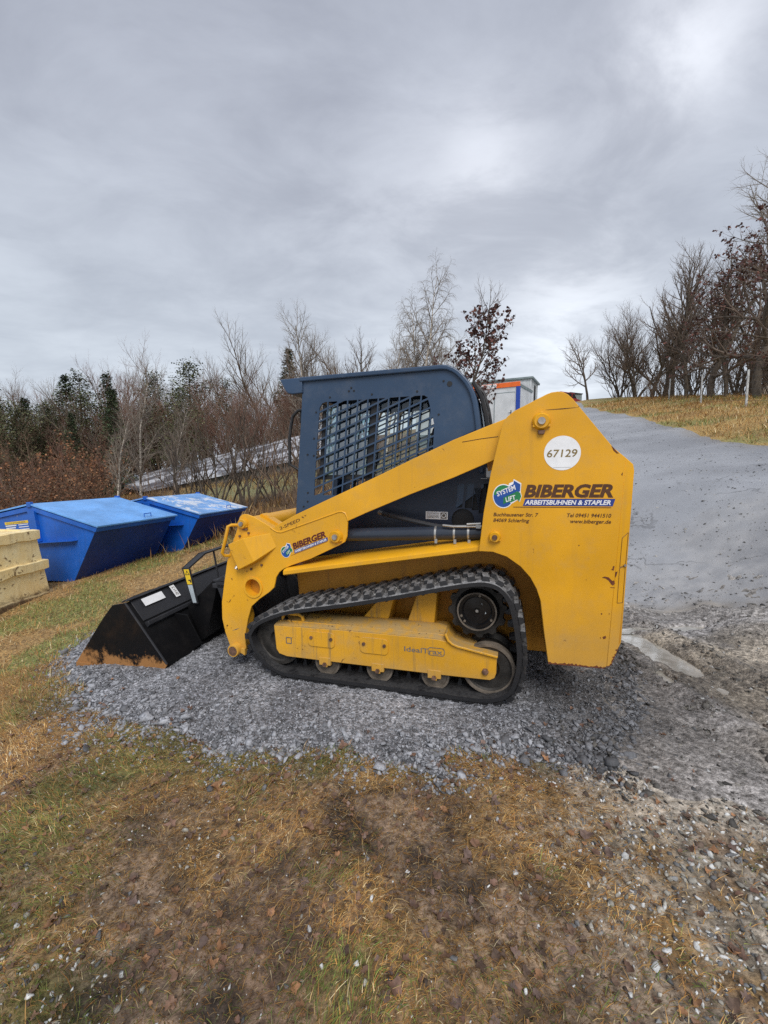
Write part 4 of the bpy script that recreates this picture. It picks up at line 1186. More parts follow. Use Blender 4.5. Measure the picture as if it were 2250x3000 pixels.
for i in range(len(e2) - 1):
    d = abs(rc.normal(0, .005)) + .002
    flake([e2[i], e2[i + 1], (e2[i + 1][0] - d, e2[i + 1][1] + d * .4), (e2[i][0] - d, e2[i][1] + d * .4)])
mb.build('chipped_paint', M['chip'], tower, fix=False, smooth=0)
MB().add([(.25 + .2 * t, .0163, 1.868 + .006 * t + dz) for t, dz in ((0, .003), (.1, .001), (.5, -.002), (1, .002), (.5, .003))], [(0, 1, 2, 3, 4)]).build('dent_line', M['text_brown'], tower, fix=False)

# --- lift arm
AT = [(-1.638, 1.119), (-1.605, 1.142), (-1.447, 1.222), (-1.214, 1.322), (-.991, 1.417), (-.78, 1.509), (-.577, 1.599), (-.291, 1.722), (.03, 1.84), (.16, 1.86), (.27, 1.84), (.29, 1.77), (.22, 1.70)]
AB = [(-.029, 1.589), (-.291, 1.479), (-.58, 1.371), (-.889, 1.246), (-1.036, 1.183), (-1.044, 1.075), (-1.062, 1.033), (-1.112, 1.005), (-1.343, .896), (-1.5, .841)]
AF = [(-1.556, .816), (-1.600, .785), (-1.628, .745), (-1.640, .70), (-1.650, .665), (-1.69, .628), (-1.78, .567), (-1.856, .502), (-1.893, .40), (-1.93, .251), (-1.922, .131), (-1.985, .115), (-2.045, .125), (-2.071, .162), (-2.11, .274), (-2.131, .381), (-2.126, .516),
      (-2.092, .684), (-2.055, .85), (-2.006, .982), (-1.954, 1.093), (-1.936, 1.163), (-1.919, 1.202), (-1.900, 1.217), (-1.874, 1.222), (-1.848, 1.218), (-1.80, 1.203)]
hole = circle(-1.832, .655, .069, 36)
arm = plate(AT + AB + AF, [hole], .10, .115)
arm.prism([(-1.66, 1.10), (-1.605, 1.13), (-1.447, 1.21), (-.577, 1.587), (-.291, 1.71), (.03, 1.828), (-.02, 1.60), (-.291, 1.49), (-.58, 1.382), (-.889, 1.257), (-1.06, 1.18), (-1.50, .95)], .115, .27)
arm.prism([(-1.50, .95), (-1.66, 1.10), (-1.85, 1.20), (-1.92, 1.14), (-1.80, .92), (-1.70, .80), (-1.62, .78)], .115, .26)
arm.prism([(-1.93, .56), (-2.09, .56), (-2.10, .30), (-2.03, .15), (-1.95, .15), (-1.90, .40)], .115, .20)
AR = arm.build('lift_arm', M['yellow_arm'], LO, bevel=.004, smooth=24)
MB().lathe([(.066, .092), (.082, .092), (.082, .10), (.079, .18), (.066, .18)], -1.832, .655, 40, True).build('tube_sleeve', M['yellow_arm'], AR)
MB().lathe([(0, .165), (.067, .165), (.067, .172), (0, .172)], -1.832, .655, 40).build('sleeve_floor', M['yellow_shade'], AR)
# raised doubler plate edge and the seam near the upright
MB().tube([(a, .100, b) for a, b in ((-1.660, 1.125), (-1.625, 1.102), (-1.598, 1.091), (-1.57, 1.090), (-1.543, 1.097), (-1.104, 1.247), (-1.076, 1.248), (-1.054, 1.238), (-1.037, 1.200), (-1.036, 1.185))], .006, 6).build('doubler_edge', M['yellow_arm'], AR)
MB().tube([(-.235, .0995, 1.706), (-.12, .0995, 1.722), (-.013, .0995, 1.732)], .0022, 5).build('weld_seam', M['text_brown'], AR)
pin(-1.889, 1.150, .040, AR, .10, 'steel'); pin(-1.125, 1.070, .046, AR, .10, 'steel')
MB().prism([(-1.90, 1.118), (-1.85, 1.112), (-1.855, 1.098), (-1.895, 1.10)], .085, .10).build('lock_bolt', M['rust_steel'], AR, bevel=.004)
MB().lathe([(0, .045), (.046, .045), (.050, .052), (.050, .20), (0, .20)], -2.008, .148, 24).build('foot_boss', M['yellow_arm'], AR)
MB().lathe([(0, .041), (.036, .041), (.038, .046), (0, .046)], -2.008, .148, 20).build('foot_pin', M['rust_steel'], AR)
MB().prism([(-1.96, .13), (-1.918, .11), (-1.918, .165), (-1.95, .17)], .07, .10).build('foot_lug', M['yellow_arm'], AR, bevel=.004)
# faceted box over the coupler valve
k0 = [(-1.997, 1.002), (-1.661, 1.081), (-1.614, .977), (-1.764, .863), (-1.913, .795), (-1.961, .868)]
fr_ = [(-1.992, .998), (-1.855, 1.048), (-1.762, .872), (-1.910, .800)]
V = [(a, .099, b) for a, b in [(-1.997, 1.002), (-1.848, 1.056), (-1.661, 1.081), (-1.614, .977), (-1.764, .863), (-1.913, .795)]]
V += [(-1.988, .030, .996), (-1.855, .030, 1.046), (-1.767, .030, .872), (-1.908, .030, .803)]
F = [(6, 7, 8, 9), (7, 2, 3, 8), (0, 1, 7, 6), (1, 2, 7), (3, 4, 8), (4, 5, 9, 8), (5, 0, 6, 9)]
MB().add(V, F).build('coupler_cover', M['yellow_arm'], AR, bevel=.004, smooth=20)
for a, b in ((-1.845, 1.078), (-1.925, 1.052), (-1.975, .92), (-1.838, .80), (-1.745, .835), (-1.962, .872)): MB().lathe([(0, .088), (.009, .088), (.009, .10), (0, .10)], a, b, 6).build('bolt', M['rust_steel'], AR)
MB().tube([(-1.935, .105, .842), (-1.945, .07, .815), (-1.95, .06, .80)], .016, 10).build('grease_knob', M['steel'], AR)
MB().tube([(-1.945, .11, 1.135), (-1.975, .07, 1.140), (-2.000, .06, 1.130), (-2.030, .055, 1.02), (-2.062, .055, .925), (-2.055, .07, .90), (-2.03, .105, .893)], .0125, 8).build('grab_handle', M['yellow_arm'], AR)
company_sign(AR, -1.560, .895, .392, R(21), .0995, True)
lettering('2-SPEED', (-1.577, 1.107, .185, .022), .0990, R(22.5), .1, .01).build('speed_lettering', M['text_brown'], AR, fix=False, smooth=0)
# scratch on the foot of the arm
MB().add([(-2.045 + .075 * t, .0994, .290 + .028 * t + d) for t, d in ((0, 0), (.5, -.004), (1, .002), (.55, .004))], [(0, 1, 2, 3)]).build('scratch', M['text_grey'], AR, fix=False)
# cross tube between the two arm feet
MB().tube([(-1.83, .28, 1.13), (-1.83, WID - .28, 1.13)], .075, 20).prism([(-1.66, 1.115), (-1.83, 1.21), (-1.90, 1.17), (-1.75, .95)], .262, .34).build('cross_tube', M['yellow_arm'], LO)

# --- lift cylinder, hose and clamps
cyl = MB().tube([(-1.10, .20, 1.069), (-.02, .20, 1.112)], .047, 28).build('lift_cylinder', M['cylinder'], LO)
MB().tube([(-1.125, .20, 1.07), (-1.09, .20, 1.069)], .036, 20).build('rod_eye', M['rust_steel'], cyl)
for s in (-.418, -.290, -.196):
    MB().lathe([(.048, 0), (.0515, 0), (.0515, .014), (.048, .014)], 0, 0, 28, True).build('hose_clamp', M['zinc'], cyl).matrix_local = Matrix.Translation((s, .20, 1.069 + (s + 1.10) * .0398)) @ Matrix.Rotation(R(90), 4, 'Z')
    MB().box(s - .009, s + .009, .147, .155, 1.035, 1.065).build('clamp_screw', M['zinc'], cyl)
h, _ = spline([(-.85, .34, 1.212), (-.80, .32, 1.206), (-.62, .27, 1.175), (-.44, .225, 1.145), (-.36, .20, 1.142), (-.20, .19, 1.145)], 30, False)
MB().tube(h, .0165, 10).build('hydraulic_hose', M['hose'], cyl)
MB().tube([(-.885, .35, 1.222), (-.845, .34, 1.211)], .015, 8).build('hose_fitting', M['zinc'], cyl)
MB().tube([(-.372, .16, 1.158), (-.345, .155, 1.156), (-.30, .15, 1.152), (-.115, .15, 1.156)], .0085, 8).tube([(-.21, .14, 1.170), (-.12, .14, 1.176)], .008, 8).box(-.15, -.12, .13, .16, 1.145, 1.168).build('steel_pipe', M['zinc'], cyl)
MB().prism([(-.092, 1.573), (-.037, 1.595), (-.05, 1.529), (-.085, 1.515)], .30, .33).build('pipe_bracket', M['yellow_arm'], LO, bevel=.003)
MB().box(-.10, -.05, .34, .40, 1.47, 1.54).box(-.135, -.05, .33, .42, 1.462, 1.468).build('valve_block', M['zinc'], LO, bevel=.003)

for o in (track, frame, tower, AR, rail): mirror(o)

# --- quick coupler and bucket
mb = MB()
mb.prism([(-2.20, .13), (-2.12, .12), (-2.24, .66), (-2.33, .63)], .40, 1.27)
for w0 in (.30, .42, 1.22, 1.34): mb.prism([(-1.95, .10), (-2.15, .08), (-2.34, .62), (-2.25, .68), (-1.97, .30)], w0, w0 + .03)
mb.box(-2.37, -2.19, .30, 1.37, .56, .60).box(-2.36, -2.24, .30, 1.37, .615, .635)
mb.build('quick_coupler', M['bucket_back'], LO, bevel=.006)
for a in (.52, 1.15):
    MB().tube([(-1.93, a, .95), (-2.22, a, .50)], .042, 16).tube([(-1.70, a, 1.12), (-1.94, a, .93)], .022, 12).build('tilt_cylinder', M['black'], LO)

BK = empty('bucket'); BK.parent = LO
PR = [(-3.335, -.135), (-2.66, -.045), (-2.587, -.030), (-2.572, -.005), (-2.60, .06), (-2.80, .332), (-2.928, .501)]
BW0, BW1 = -.05, 1.75
SP = [(-3.525, -.058), (-3.533, -.160), (-3.33, -.142), (-3.313, -.128), (-2.600, -.040), (-2.562, .013), (-2.928, .501), (-3.06, .474), (-3.17, .36)]
shell = MB().strip(PR, .012, BW0 + .014, BW1 - .014, 1)
shell.prism([(-3.535, -.163), (-3.34, -.142), (-3.30, -.128), (-3.30, -.118), (-3.53, -.150)], BW0 + .014, BW1 - .014)
sh = shell.build('bucket_shell', M['bucket'], BK, bevel=.003)
for w0 in (BW0, BW1 - .014):
    sd = MB().prism(SP, w0, w0 + .014).build('side_plate', M['bucket_side'], BK, bevel=.003)
    wc = w0 - .010 if w0 < 0 else w0 + .014
    MB().prism([(-3.528, -.066), (-3.533, -.162), (-3.335, -.144), (-3.345, -.060)], wc, wc + .010).build('side_cutter', M['bucket_side'], sd, bevel=.002)
    MB().tube([(-2.928, w0 + .007, .503), (-2.566, w0 + .007, .016)], .009, 6).build('edge_weld', M['bucket_back'], sd)
# stiffened upper back panel with lip
mb = MB().strip([(-2.80, .345), (-2.930, .515)], .012, BW0 + .05, BW1 - .05, 1)
mb.strip([(-2.955, .500), (-2.915, .522), (-2.905, .512)], .012, BW0, BW1, 1)
mb.build('upper_back_panel', M['bucket_back'], BK, bevel=.003)
MB().prism([(-2.80, .330), (-2.755, .345), (-2.745, .315), (-2.772, .285)], BW0 + .05, BW1 - .05).build('back_lip', M['bucket_back'], BK, bevel=.004)
for w0 in (.28, .62, 1.06, 1.40):
    MB().prism([(-2.775, .31), (-2.62, .30), (-2.50, .06), (-2.575, .0)], w0, w0 + .014).build('back_gusset', M['bucket'], BK, bevel=.002)
MB().prism([(-2.70, .34), (-2.40, .60), (-2.36, .57), (-2.52, .08), (-2.585, .02)], .38, 1.29).build('coupler_plate', M['bucket'], BK, bevel=.004)
# pale stickers on the upper back panel
e1 = Vector((-.130, 0, .170)).normalized(); nrm = Vector((.170, 0, .130)).normalized()
def on_back(t, w, off=.016):
    p = Vector((-2.80, w, .345)) + e1 * t + nrm * off; return tuple(p)
MB().add([on_back(.105, .08), on_back(.105, .30), on_back(.175, .30), on_back(.175, .08)], [(0, 1, 2, 3)]).build('blank_sticker', M['white'], BK, fix=False)
s2 = MB().add([on_back(.07, .40), on_back(.07, .455), on_back(.19, .455), on_back(.19, .40)], [(0, 1, 2, 3)]).build('code_sticker', M['white'], BK, fix=False)
mb = lettering('SH12', (0, 0, .09, .03), 0, bold=.01)
mb.v = [on_back(.085 + a, .415 + b, .0175) for a, _, b in mb.v]
mb.build('lettering', M['text_grey'], s2, fix=False, smooth=0)
MB().add([(-3.03, BW0 + .1, .487), (-2.935, BW0 + .1, .530), (-2.935, BW0 + .33, .530), (-3.03, BW0 + .33, .487)], [(0, 1, 2, 3)]).build('worn_rim_patch', M['peeled'], BK, fix=False)
# guard frame over the bucket, with its warning label
mb = MB()
mb.prism([(-2.690, .700), (-2.612, .708), (-2.555, .385), (-2.604, .380)], .345, .360)
mb.add([(-2.690, .345, .700), (-2.612, .345, .708), (-2.575, .52, .800), (-2.650, .52, .795), (-2.690, .357, .692), (-2.612, .357, .700), (-2.575, .532, .790), (-2.650, .532, .786)],
       [(0, 1, 2, 3), (7, 6, 5, 4), (0, 4, 5, 1), (1, 5, 6, 2), (2, 6, 7, 3), (3, 7, 4, 0)])
mb.add([(-2.650, .52, .795), (-2.575, .52, .800), (-2.565, 1.30, .800), (-2.640, 1.30, .795), (-2.650, .52, .783), (-2.575, .52, .788), (-2.565, 1.30, .788), (-2.640, 1.30, .783)],
       [(0, 1, 2, 3), (7, 6, 5, 4), (0, 4, 5, 1), (1, 5, 6, 2), (2, 6, 7, 3), (3, 7, 4, 0)])
for w0 in (.66, .93, 1.28): mb.tube([(-2.60, w0, .79), (-2.555, w0, .40)], .009, 8)
GU = mb.build('guard_frame', M['bucket_back'], BK, bevel=.002)
wl = quad([(-2.672, .690), (-2.618, .694), (-2.594, .560), (-2.645, .556)], .3435).build('warning_label', M['sticker_yellow'], GU, fix=False)
plate([(-2.658, .640), (-2.612, .644), (-2.640, .682)], [[(-2.650, .645), (-2.620, .648), (-2.638, .672)]], .3420, .3430).build('warning_triangle', M['dark'], wl, fix=False, smooth=0)
quad([(-2.630, .600), (-2.605, .602), (-2.600, .575), (-2.612, .574), (-2.616, .590), (-2.632, .588)], .3425).build('warning_symbol', M['dark'], wl, fix=False)
quad([(-2.643, .550), (-2.594, .554), (-2.566, .396), (-2.603, .392)], .3435).build('pale_label', M['sticker_silver'], GU, fix=False)
BK.matrix_local = Matrix.Translation((0, -.05, 0)) @ Matrix.Rotation(R(2.2), 4, 'X') @ Matrix.Translation((0, .05, 0))
# ------------------------------------------------------------------ blue skips
def frame_matrix(loc, yaw, pitch):
    a, p = R(yaw), R(pitch)
    u = Vector((math.cos(a) * math.cos(p), -math.sin(a) * math.cos(p), math.sin(p)))
    w = Vector((math.sin(a), math.cos(a), 0)); v = u.cross(w)
    return Matrix(((u.x, w.x, v.x, loc[0]), (u.y, w.y, v.y, loc[1]), (u.z, w.z, v.z, loc[2]), (0, 0, 0, 1)))
def make_skip(loc, yaw, pitch, label, lidmat=None, poster=False, sc=1.):
    root = empty('waste_skip')
    root.matrix_world = frame_matrix(loc, yaw, pitch) @ Matrix.Scale(sc, 4)
    tag(root, label, 'skip', 'blue skips on the grass')
    W = 1.72
    prof = [(-1.55, 0), (0, 0), (.66, .96), (-.80, 1.36), (-2.28, 1.16)] if lidmat else [(-1.55, 0), (0, 0), (.60, .88), (-2.15, .88)]
    for w0 in (0, W - .008):
        MB().prism(prof, w0, w0 + .008).build('side_wall', M['skip'], root, bevel=.002)
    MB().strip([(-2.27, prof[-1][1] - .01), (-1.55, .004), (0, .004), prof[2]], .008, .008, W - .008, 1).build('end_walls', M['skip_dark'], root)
    top = prof[2:]
    mb = MB()
    for w0, w1 in ((-.035, 0), (W, W + .035)):
        for a, b in zip(top[:-1], top[1:]):
            mb.prism([a, b, (b[0], b[1] - .085), (a[0], a[1] - .085)], w0, w1)
    e = top[0]; g = top[-1]
    mb.prism([(e[0], e[1]), (e[0] + .04, e[1] + .0), (e[0] + .0, e[1] - .08), (e[0] - .05, e[1] - .08)], -.035, W + .035)
    mb.prism([(g[0], g[1]), (g[0] - .04, g[1]), (g[0], g[1] - .08), (g[0] + .05, g[1] - .08)], -.035, W + .035)
    mb.build('rim', M['skip'], root, bevel=.006)
    mb = MB()
    for w0, w1 in ((-.06, 0), (W, W + .06)):
        mb.prism([(-.72, .72), (-.64, .72), (-.70, 1.28), (-.86, 1.28)] if lidmat else [(-.72, .6), (-.64, .6), (-.70, .8), (-.80, .8)], w0, w1)
    mb.build('side_rib', M['skip'], root, bevel=.004)
    mb = MB()
    for w0, w1 in ((-.11, 0), (W, W + .11)):
        mb.prism([(-1.75, .655), (.20, .735), (.20, .743), (-1.75, .663)], w0, w1)
    mb.build('side_ledge', M['skip'], root)
    mb = MB()
    for w0, w1 in ((-.13, -.0), (W, W + .13)):
        mb.lathe([(0, w0), (.028, w0), (.028, w1), (0, w1)], -.755, .735, 16)
        mb.lathe([(0, w0 - .012), (.042, w0 - .012), (.042, w0), (0, w0)], -.755, .735, 16)
    mb.build('lifting_pin', M['skip'], root)
    if lidmat:
        for line, sgn in (([(.735, .985), (-.79, 1.405)], -1), ([(-.83, 1.405), (-2.34, 1.20)], -1)):
            lid = MB().strip(line, .030, -.05, W + .05, 1 if line[0][0] < line[1][0] else 1).build('lid', lidmat, root, bevel=.004)
            a = line[0] if sgn and line[0][0] > 0 else line[1]
            d = -1 if a[0] > 0 else 1
            mid = (line[0][0] * .5 + line[1][0] * .5, line[0][1] * .5 + line[1][1] * .5)
            z = a[1] + .02 + (.022 if d < 0 else .008)
            for w0 in ((1.02,) if d < 0 else (.8,)):
                MB().tube([(a[0] + d * .10, w0, z), (a[0] + d * .10, w0, z + .06), (a[0] + d * .10, w0 + .16, z + .06), (a[0] + d * .10, w0 + .16, z)], .009, 6).build('lid_handle', M['skip'], lid)
        for w0 in (-.06, W): MB().box(-.86, -.76, w0, w0 + .06, 1.34, 1.435).build('hinge', M['skip'], root, bevel=.008)
    if poster:
        f = lambda s, z: (s, -.004, z)
        p = MB().add([f(-1.55, 1.075), f(-.945, 1.11), (-.935, -.004, 1.062), (-1.54, -.004, 1.027)], [(0, 3, 2, 1)]).build('notice_header', M['sticker_yellow'], root, fix=False)
        mb = MB()
        for k in range(5):
            z = 1.015 - k * .042
            mb.add([f(-1.53 + .01 * k, z), f(-1.25 + .01 * k - .03 * (k % 2), z + .016), f(-1.25 + .01 * k - .03 * (k % 2), z - .006), f(-1.53 + .01 * k, z - .022)], [(0, 3, 2, 1)])
            mb.add([f(-1.20 + .01 * k, z + .018), f(-.95 + .012 * k, z + .034), f(-.95 + .012 * k, z + .018), f(-1.20 + .01 * k, z + .002)], [(0, 3, 2, 1)])
        mb.build('notice_lines', M['text_white'], root, fix=False)
        lettering('CONTAINER', (-1.50, 1.040, .5, .026), -.0055, R(3.3), bold=.01).build('lettering', M['text_grey'], p, fix=False, smooth=0)
    return root
make_skip((-5.46, 7.42, -.45), 16.6, 3, 'large blue lidded skip with a notice on its side, nearest the loader bucket', M['skip_lid'], True)
make_skip((-4.46, 9.25, -.37), 16.6, 3, 'blue lidded skip with patches of snow on its pale lid, directly left of the arm', M['skip_lid_snow'], sc=.93)
make_skip((-6.6, 13.6, -.50), 10, 3, 'open blue skip without a lid, just its rim showing behind the two lidded skips', None)

# ------------------------------------------------------------------ pale yellow ribbed hopper at the left edge
HP = empty('steel_hopper')
vx, vy = .1, .995
HP.matrix_world = Matrix(((vx, vy, 0, -5.555), (vy, -vx, 0, 6.99), (0, 0, 1, -.50), (0, 0, 0, 1)))   # local x runs away along the face, y towards its front
tag(HP, 'battered pale yellow ribbed steel hopper with peeling paint, cut by the left edge', 'hopper')
mb = MB()
Lh = 2.6
def sect(z, ext=0.):   # outline of the hopper at height z
    k = (z + .1) / 1.15
    return (-Lh - ext + .17 * k, .02 - .17 * k + ext, -1.5 + .15 * k - ext, .0 - .03 * k + ext)
def ringv(z, ext=0.):
    a, b, c, d = sect(z, ext); return [(a, c, z), (b, c, z), (b, d, z), (a, d, z)]
V = ringv(-.12) + ringv(1.04); mb.add(V, [(0, 1, 5, 4), (1, 2, 6, 5), (2, 3, 7, 6), (3, 0, 4, 7), (4, 5, 6, 7), (3, 2, 1, 0)])
mb.build('shell', M['peeled'], HP, bevel=.01)
rr = np.random.default_rng(3)
for z0, z1, e in ((.905, 1.055, .035), (.405, .545, .05), (-.17, .02, .06)):
    n_ = 26; V = []; F = []
    for side_ in range(2):      # long near face and its far end
        pass
    V = ringv(z0, e) + ringv(z1, e) ; 
    rb = MB()
    # ragged lower lip along the visible face
    a, b, c, d = sect((z0 + z1) / 2, e)
    xs = np.linspace(a, b, n_)
    j0 = rr.normal(0, .010, n_); j1 = rr.normal(0, .006, n_); jd = rr.normal(0, .004, n_)
    V = []
    for i, xx in enumerate(xs):
        V += [(xx, d + jd[i], z0 + j0[i]), (xx, d + jd[i], z1 + j1[i]), (xx, d - .12, z1 + j1[i] + .01), (xx, d - .12, z0 + j0[i])]
    F = [(4 * i + q_, 4 * i + (q_ + 1) % 4, 4 * i + 4 + (q_ + 1) % 4, 4 * i + 4 + q_) for i in range(n_ - 1) for q_ in range(4)] + [(0, 1, 2, 3), tuple(4 * (n_ - 1) + q_ for q_ in (3, 2, 1, 0))]
    rb.add(V, F)
    rb.box(b - .10, b, c, d - .12, z0, z1)
    rb.build('rib', M['peeled'], HP, bevel=.006, smooth=25)

# ------------------------------------------------------------------ site cabins up the road
M['cabin_white'] = paint('cabin_white_paint', (.62, .65, .68), .45, .15, (.35, .36, .37), streak=.12)
M['cabin_grey'] = paint('cabin_grey_paint', (.56, .60, .62), .45, .15, (.35, .36, .37), streak=.12)
M['cabin_orange'] = plain('cabin_orange_band', (.80, .145, .015), .45, 0, .1, 4)
M['cabin_blue'] = plain('cabin_blue_post', (.015, .06, .36), .45, 0, .1, 4)
M['roof_grey'] = plain('cabin_roof', (.20, .25, .26), .5, 0, .15, 3)
CB = empty('site_cabin')
a = math.atan2(1.18, -1.79)
dl = Vector((math.cos(a), math.sin(a), 0)); dr = Vector((1.06, 2.08, 0)).normalized()
dr = (dr - dl * dr.dot(dl)).normalized()
top = Vector((6.93, 22.55, 5.94))
CB.matrix_world = Matrix(((-dl.x, dr.x, 0, top.x), (-dl.y, dr.y, 0, top.y), (0, 0, 1, top.z - 2.6), (0, 0, 0, 1)))   # local: x to the right ends at 0, y back
tag(CB, 'white site cabin with orange top band and blue corner post behind the loader cab', 'site cabin')
MB().box(-6, -.0, .02, 2.42, .1, 2.5).build('wall', M['cabin_white'], CB)
MB().box(-6.03, .03, -.03, .05, 2.36, 2.60).build('top_band', M['cabin_orange'], CB, bevel=.01)
MB().box(.0, .035, .05, 2.45, 2.36, 2.46).box(-6.03, .035, .0, 2.45, 0, .12).build('end_frame', M['roof_grey'], CB)
MB().box(-6.0, .02, .05, 2.44, 2.5, 2.62).build('roof', M['cabin_white'], CB)
for x0, y0 in ((-.16, -.03), (-6.03, -.03), (-.12, 2.36), (-6.03, 2.36)):
    MB().box(x0, x0 + .19, y0, y0 + .13, .1, 2.36).build('corner_post', M['cabin_blue'] if x0 == -.16 else M['cabin_white'], CB, bevel=.01)
dr_ = MB().box(-1.28, -.28, .0, .019, .12, 2.08).build('door', M['cabin_white'], CB, bevel=.006)
mb = MB().box(-1.31, -1.28, -.006, .015, .12, 2.11).box(-1.31, -.24, -.006, .015, 2.08, 2.11)
mb.build('door_frame', M['roof_grey'], dr_)
MB().tube([(-.40, -.01, 1.05), (-.40, -.05, 1.05), (-.52, -.05, 1.05)], .015, 6).box(-.42, -.38, -.012, .0, .95, 1.18).build('door_handle', M['dark'], dr_)
sg = MB().box(-2.08, -1.20, -.042, -.032, 2.375, 2.575).build('name_plate', M['white'], CB)
lettering('BETON', (-2.03, 2.42, .78, .11), -.0435, bold=.015).build('lettering', M['dark'], sg, fix=False, smooth=0)
MB().box(-6, 0, .1, 2.4, -1.2, 0.).build('plinth', M['roof_grey'], CB)
KB = empty('equipment_cabin')
p0 = Vector((10.38, 30.81, 7.9)); dl = (Vector((7.91, 32.14, 7.9)) - p0).normalized(); dr = Vector((-dl.y, dl.x, 0)); dr = dr if dr.y > 0 else -dr
KB.matrix_world = Matrix(((-dl.x, dr.x, 0, p0.x), (-dl.y, dr.y, 0, p0.y), (0, 0, 1, p0.z - 3.3), (0, 0, 0, 1)))
tag(KB, 'taller pale grey cabin with overhanging flat roof behind the white cabin', 'site cabin')
MB().box(-6, -.12, .12, 2.9, -.4, 3.16).build('wall', M['cabin_grey'], KB)
MB().box(-6.1, .02, -.02, 3.05, 3.16, 3.30).build('roof', M['roof_grey'], KB, bevel=.02)
MB().box(-.20, -.10, .10, .22, 0, 3.16).box(-.62, -.55, .10, .13, 0, 3.16).box(-1.6, -.62, .10, .115, 2.2, 3.0).build('wall_trim', M['cabin_white'], KB)
for z in (1.2, 2.0): MB().box(-.125, -.10, 1.3, 1.9, z, z + .9).build('window', M['dark'], KB)
# red vehicle and grey shed at the top of the road, peeping past the upright
VH = empty('parked_van', (23.9, 58, hz(23.9, 58) - .35), R(25))
tag(VH, 'small red vehicle at the top of the road, just showing past the yellow upright', 'vehicle')
M['van_red'] = plain('van_red_paint', (.35, .02, .02), .3, 0, .1, 4)
MB().prism([(-1.9, .35), (1.9, .35), (1.95, .9), (1.2, 1.05), (.7, 1.75), (-1.8, 1.8), (-1.95, 1.0)], -.85, .85).build('body', M['van_red'], VH, bevel=.06)
MB().prism([(.35, 1.05), (1.10, 1.08), (.66, 1.65), (.35, 1.67)], -.86, .86).prism([(-1.5, 1.05), (.2, 1.05), (.2, 1.68), (-1.5, 1.70)], -.86, .86).build('window', M['dark'], VH)
for x0 in (-1.2, 1.25):
    for y0 in (-.87, .67): MB().lathe([(0, y0), (.33, y0), (.33, y0 + .2), (0, y0 + .2)], x0, .33, 20).build('wheel', M['black'], VH)
for y0 in (-.75, .55): MB().box(-1.985, -1.94, y0, y0 + .2, .95, 1.25).build('tail_lamp', M['van_red'], VH)

SD = empty('distant_shed', (26.9, 63, hz(26.9, 63)), R(10))
tag(SD, 'small dull grey shed at the top of the road beside the red vehicle', 'shed')
MB().box(-.9, .9, -1, 1, -.5, 1.5).build('wall', M['shed_w'] if 'shed_w' in M else M['roof_grey'], SD)
MB().prism([(-1.0, 1.5), (1.0, 1.5), (1.0, 1.6), (-1.0, 1.75)], -1.1, 1.1).build('roof', M['dark'], SD)

# ------------------------------------------------------------------ long sloping roof dusted with snow, down behind the bushes
def snowroof():
    m, nt, put = new_mat('snow_dusted_roof')
    co = coords(nt)
    a = nt.noise(nt.scale(co, (.35, 1, 1)), 1.3, 8, .72, .6)
    b = nt.noise(co, .35, 3)
    f = nt.step(nt.math('ADD', a, nt.math('MULTIPLY', b, .35)), .62, .76)
    c = nt.mix(f, (.10, .10, .115), (.52, .54, .59))
    put(Base_Color=c, Roughness=.6)
    return m
M['snowroof'] = snowroof()
M['shed_wall'] = plain('weathered_shed_wall', (.10, .095, .085), .8, 0, .25, 2)
SH = empty('long_shed', (-12, 28, hz(-12, 28)))
tag(SH, 'long low shed whose sloping grey roof is patched with snow, beyond the bare bushes', 'shed')
UP = [Vector(p) for p in ((-20.3, 32, .53), (-6, 30, 3.70), (-1.5, 29.4, 4.70))]
LW = [Vector(p) for p in ((-15.1, 27, .20), (-5.97, 25, 1.95), (-1.5, 24.0, 2.80))]
o0 = Vector(SH.location)
V = [p - o0 for p in UP + LW] + [p - o0 - Vector((0, 0, .18)) for p in UP + LW]
F = [(0, 1, 4, 3), (1, 2, 5, 4), (6, 9, 10, 7), (7, 10, 11, 8), (0, 3, 9, 6), (3, 4, 10, 9), (4, 5, 11, 10), (2, 8, 11, 5), (0, 6, 7, 1), (1, 7, 8, 2)]
MB().add(V, F).build('roof', M['snowroof'], SH, smooth=0)
def wall(a, b, ins=.25):
    a, b = Vector(a), Vector(b); nrm = Vector((0, ins, 0))
    V = [a + nrm - o0 - Vector((0, 0, .2)), b + nrm - o0 - Vector((0, 0, .2)), b + nrm - o0 - Vector((0, 0, 3.0)), a + nrm - o0 - Vector((0, 0, 3.0))]
    return V
mb = MB()
for a, b in ((LW[0], LW[1]), (LW[1], LW[2])): mb.add(wall(a, b), [(0, 1, 2, 3)])
for a, b in ((UP[0], UP[1]), (UP[1], UP[2])): mb.add(wall(a, b, -.3), [(0, 1, 2, 3)])
mb.build('wall', M['shed_wall'], SH, fix=False)

# ------------------------------------------------------------------ wire fence along the bank
M['post'] = plain('grey_fence_post', (.50, .51, .51), .6, .1, .2, 6)
M['wire'] = plain('fence_wire', (.10, .10, .10), .6, .3, .2, 6)
FN = empty('wire_fence', (17, 23, hz(17, 23)))
tag(FN, 'wire fence with thin grey posts along the top of the grassy bank', 'fence')
o0 = Vector(FN.location)
fp = []
for px, y in ((2530, 13.4), (2340, 15.4), (2165, 18.6), (2034, 25.0), (1942, 34), (1877, 43), (1848, 49), (1823, 54), (1808, 58), (1780, 63)):
    x = (px - 1125) / 1261 * (y * 1.0)
    fp.append(Vector((x, y, hz(x, y))))
for p in fp:
    q = p - o0
    tl = Vector((rng.normal(0, .02), rng.normal(0, .02), 1.55 + rng.normal(0, .05)))
    MB().tube([q - Vector((0, 0, .2)), q + tl], .044, 6).build('post', M['post'], FN)
mb = MB()
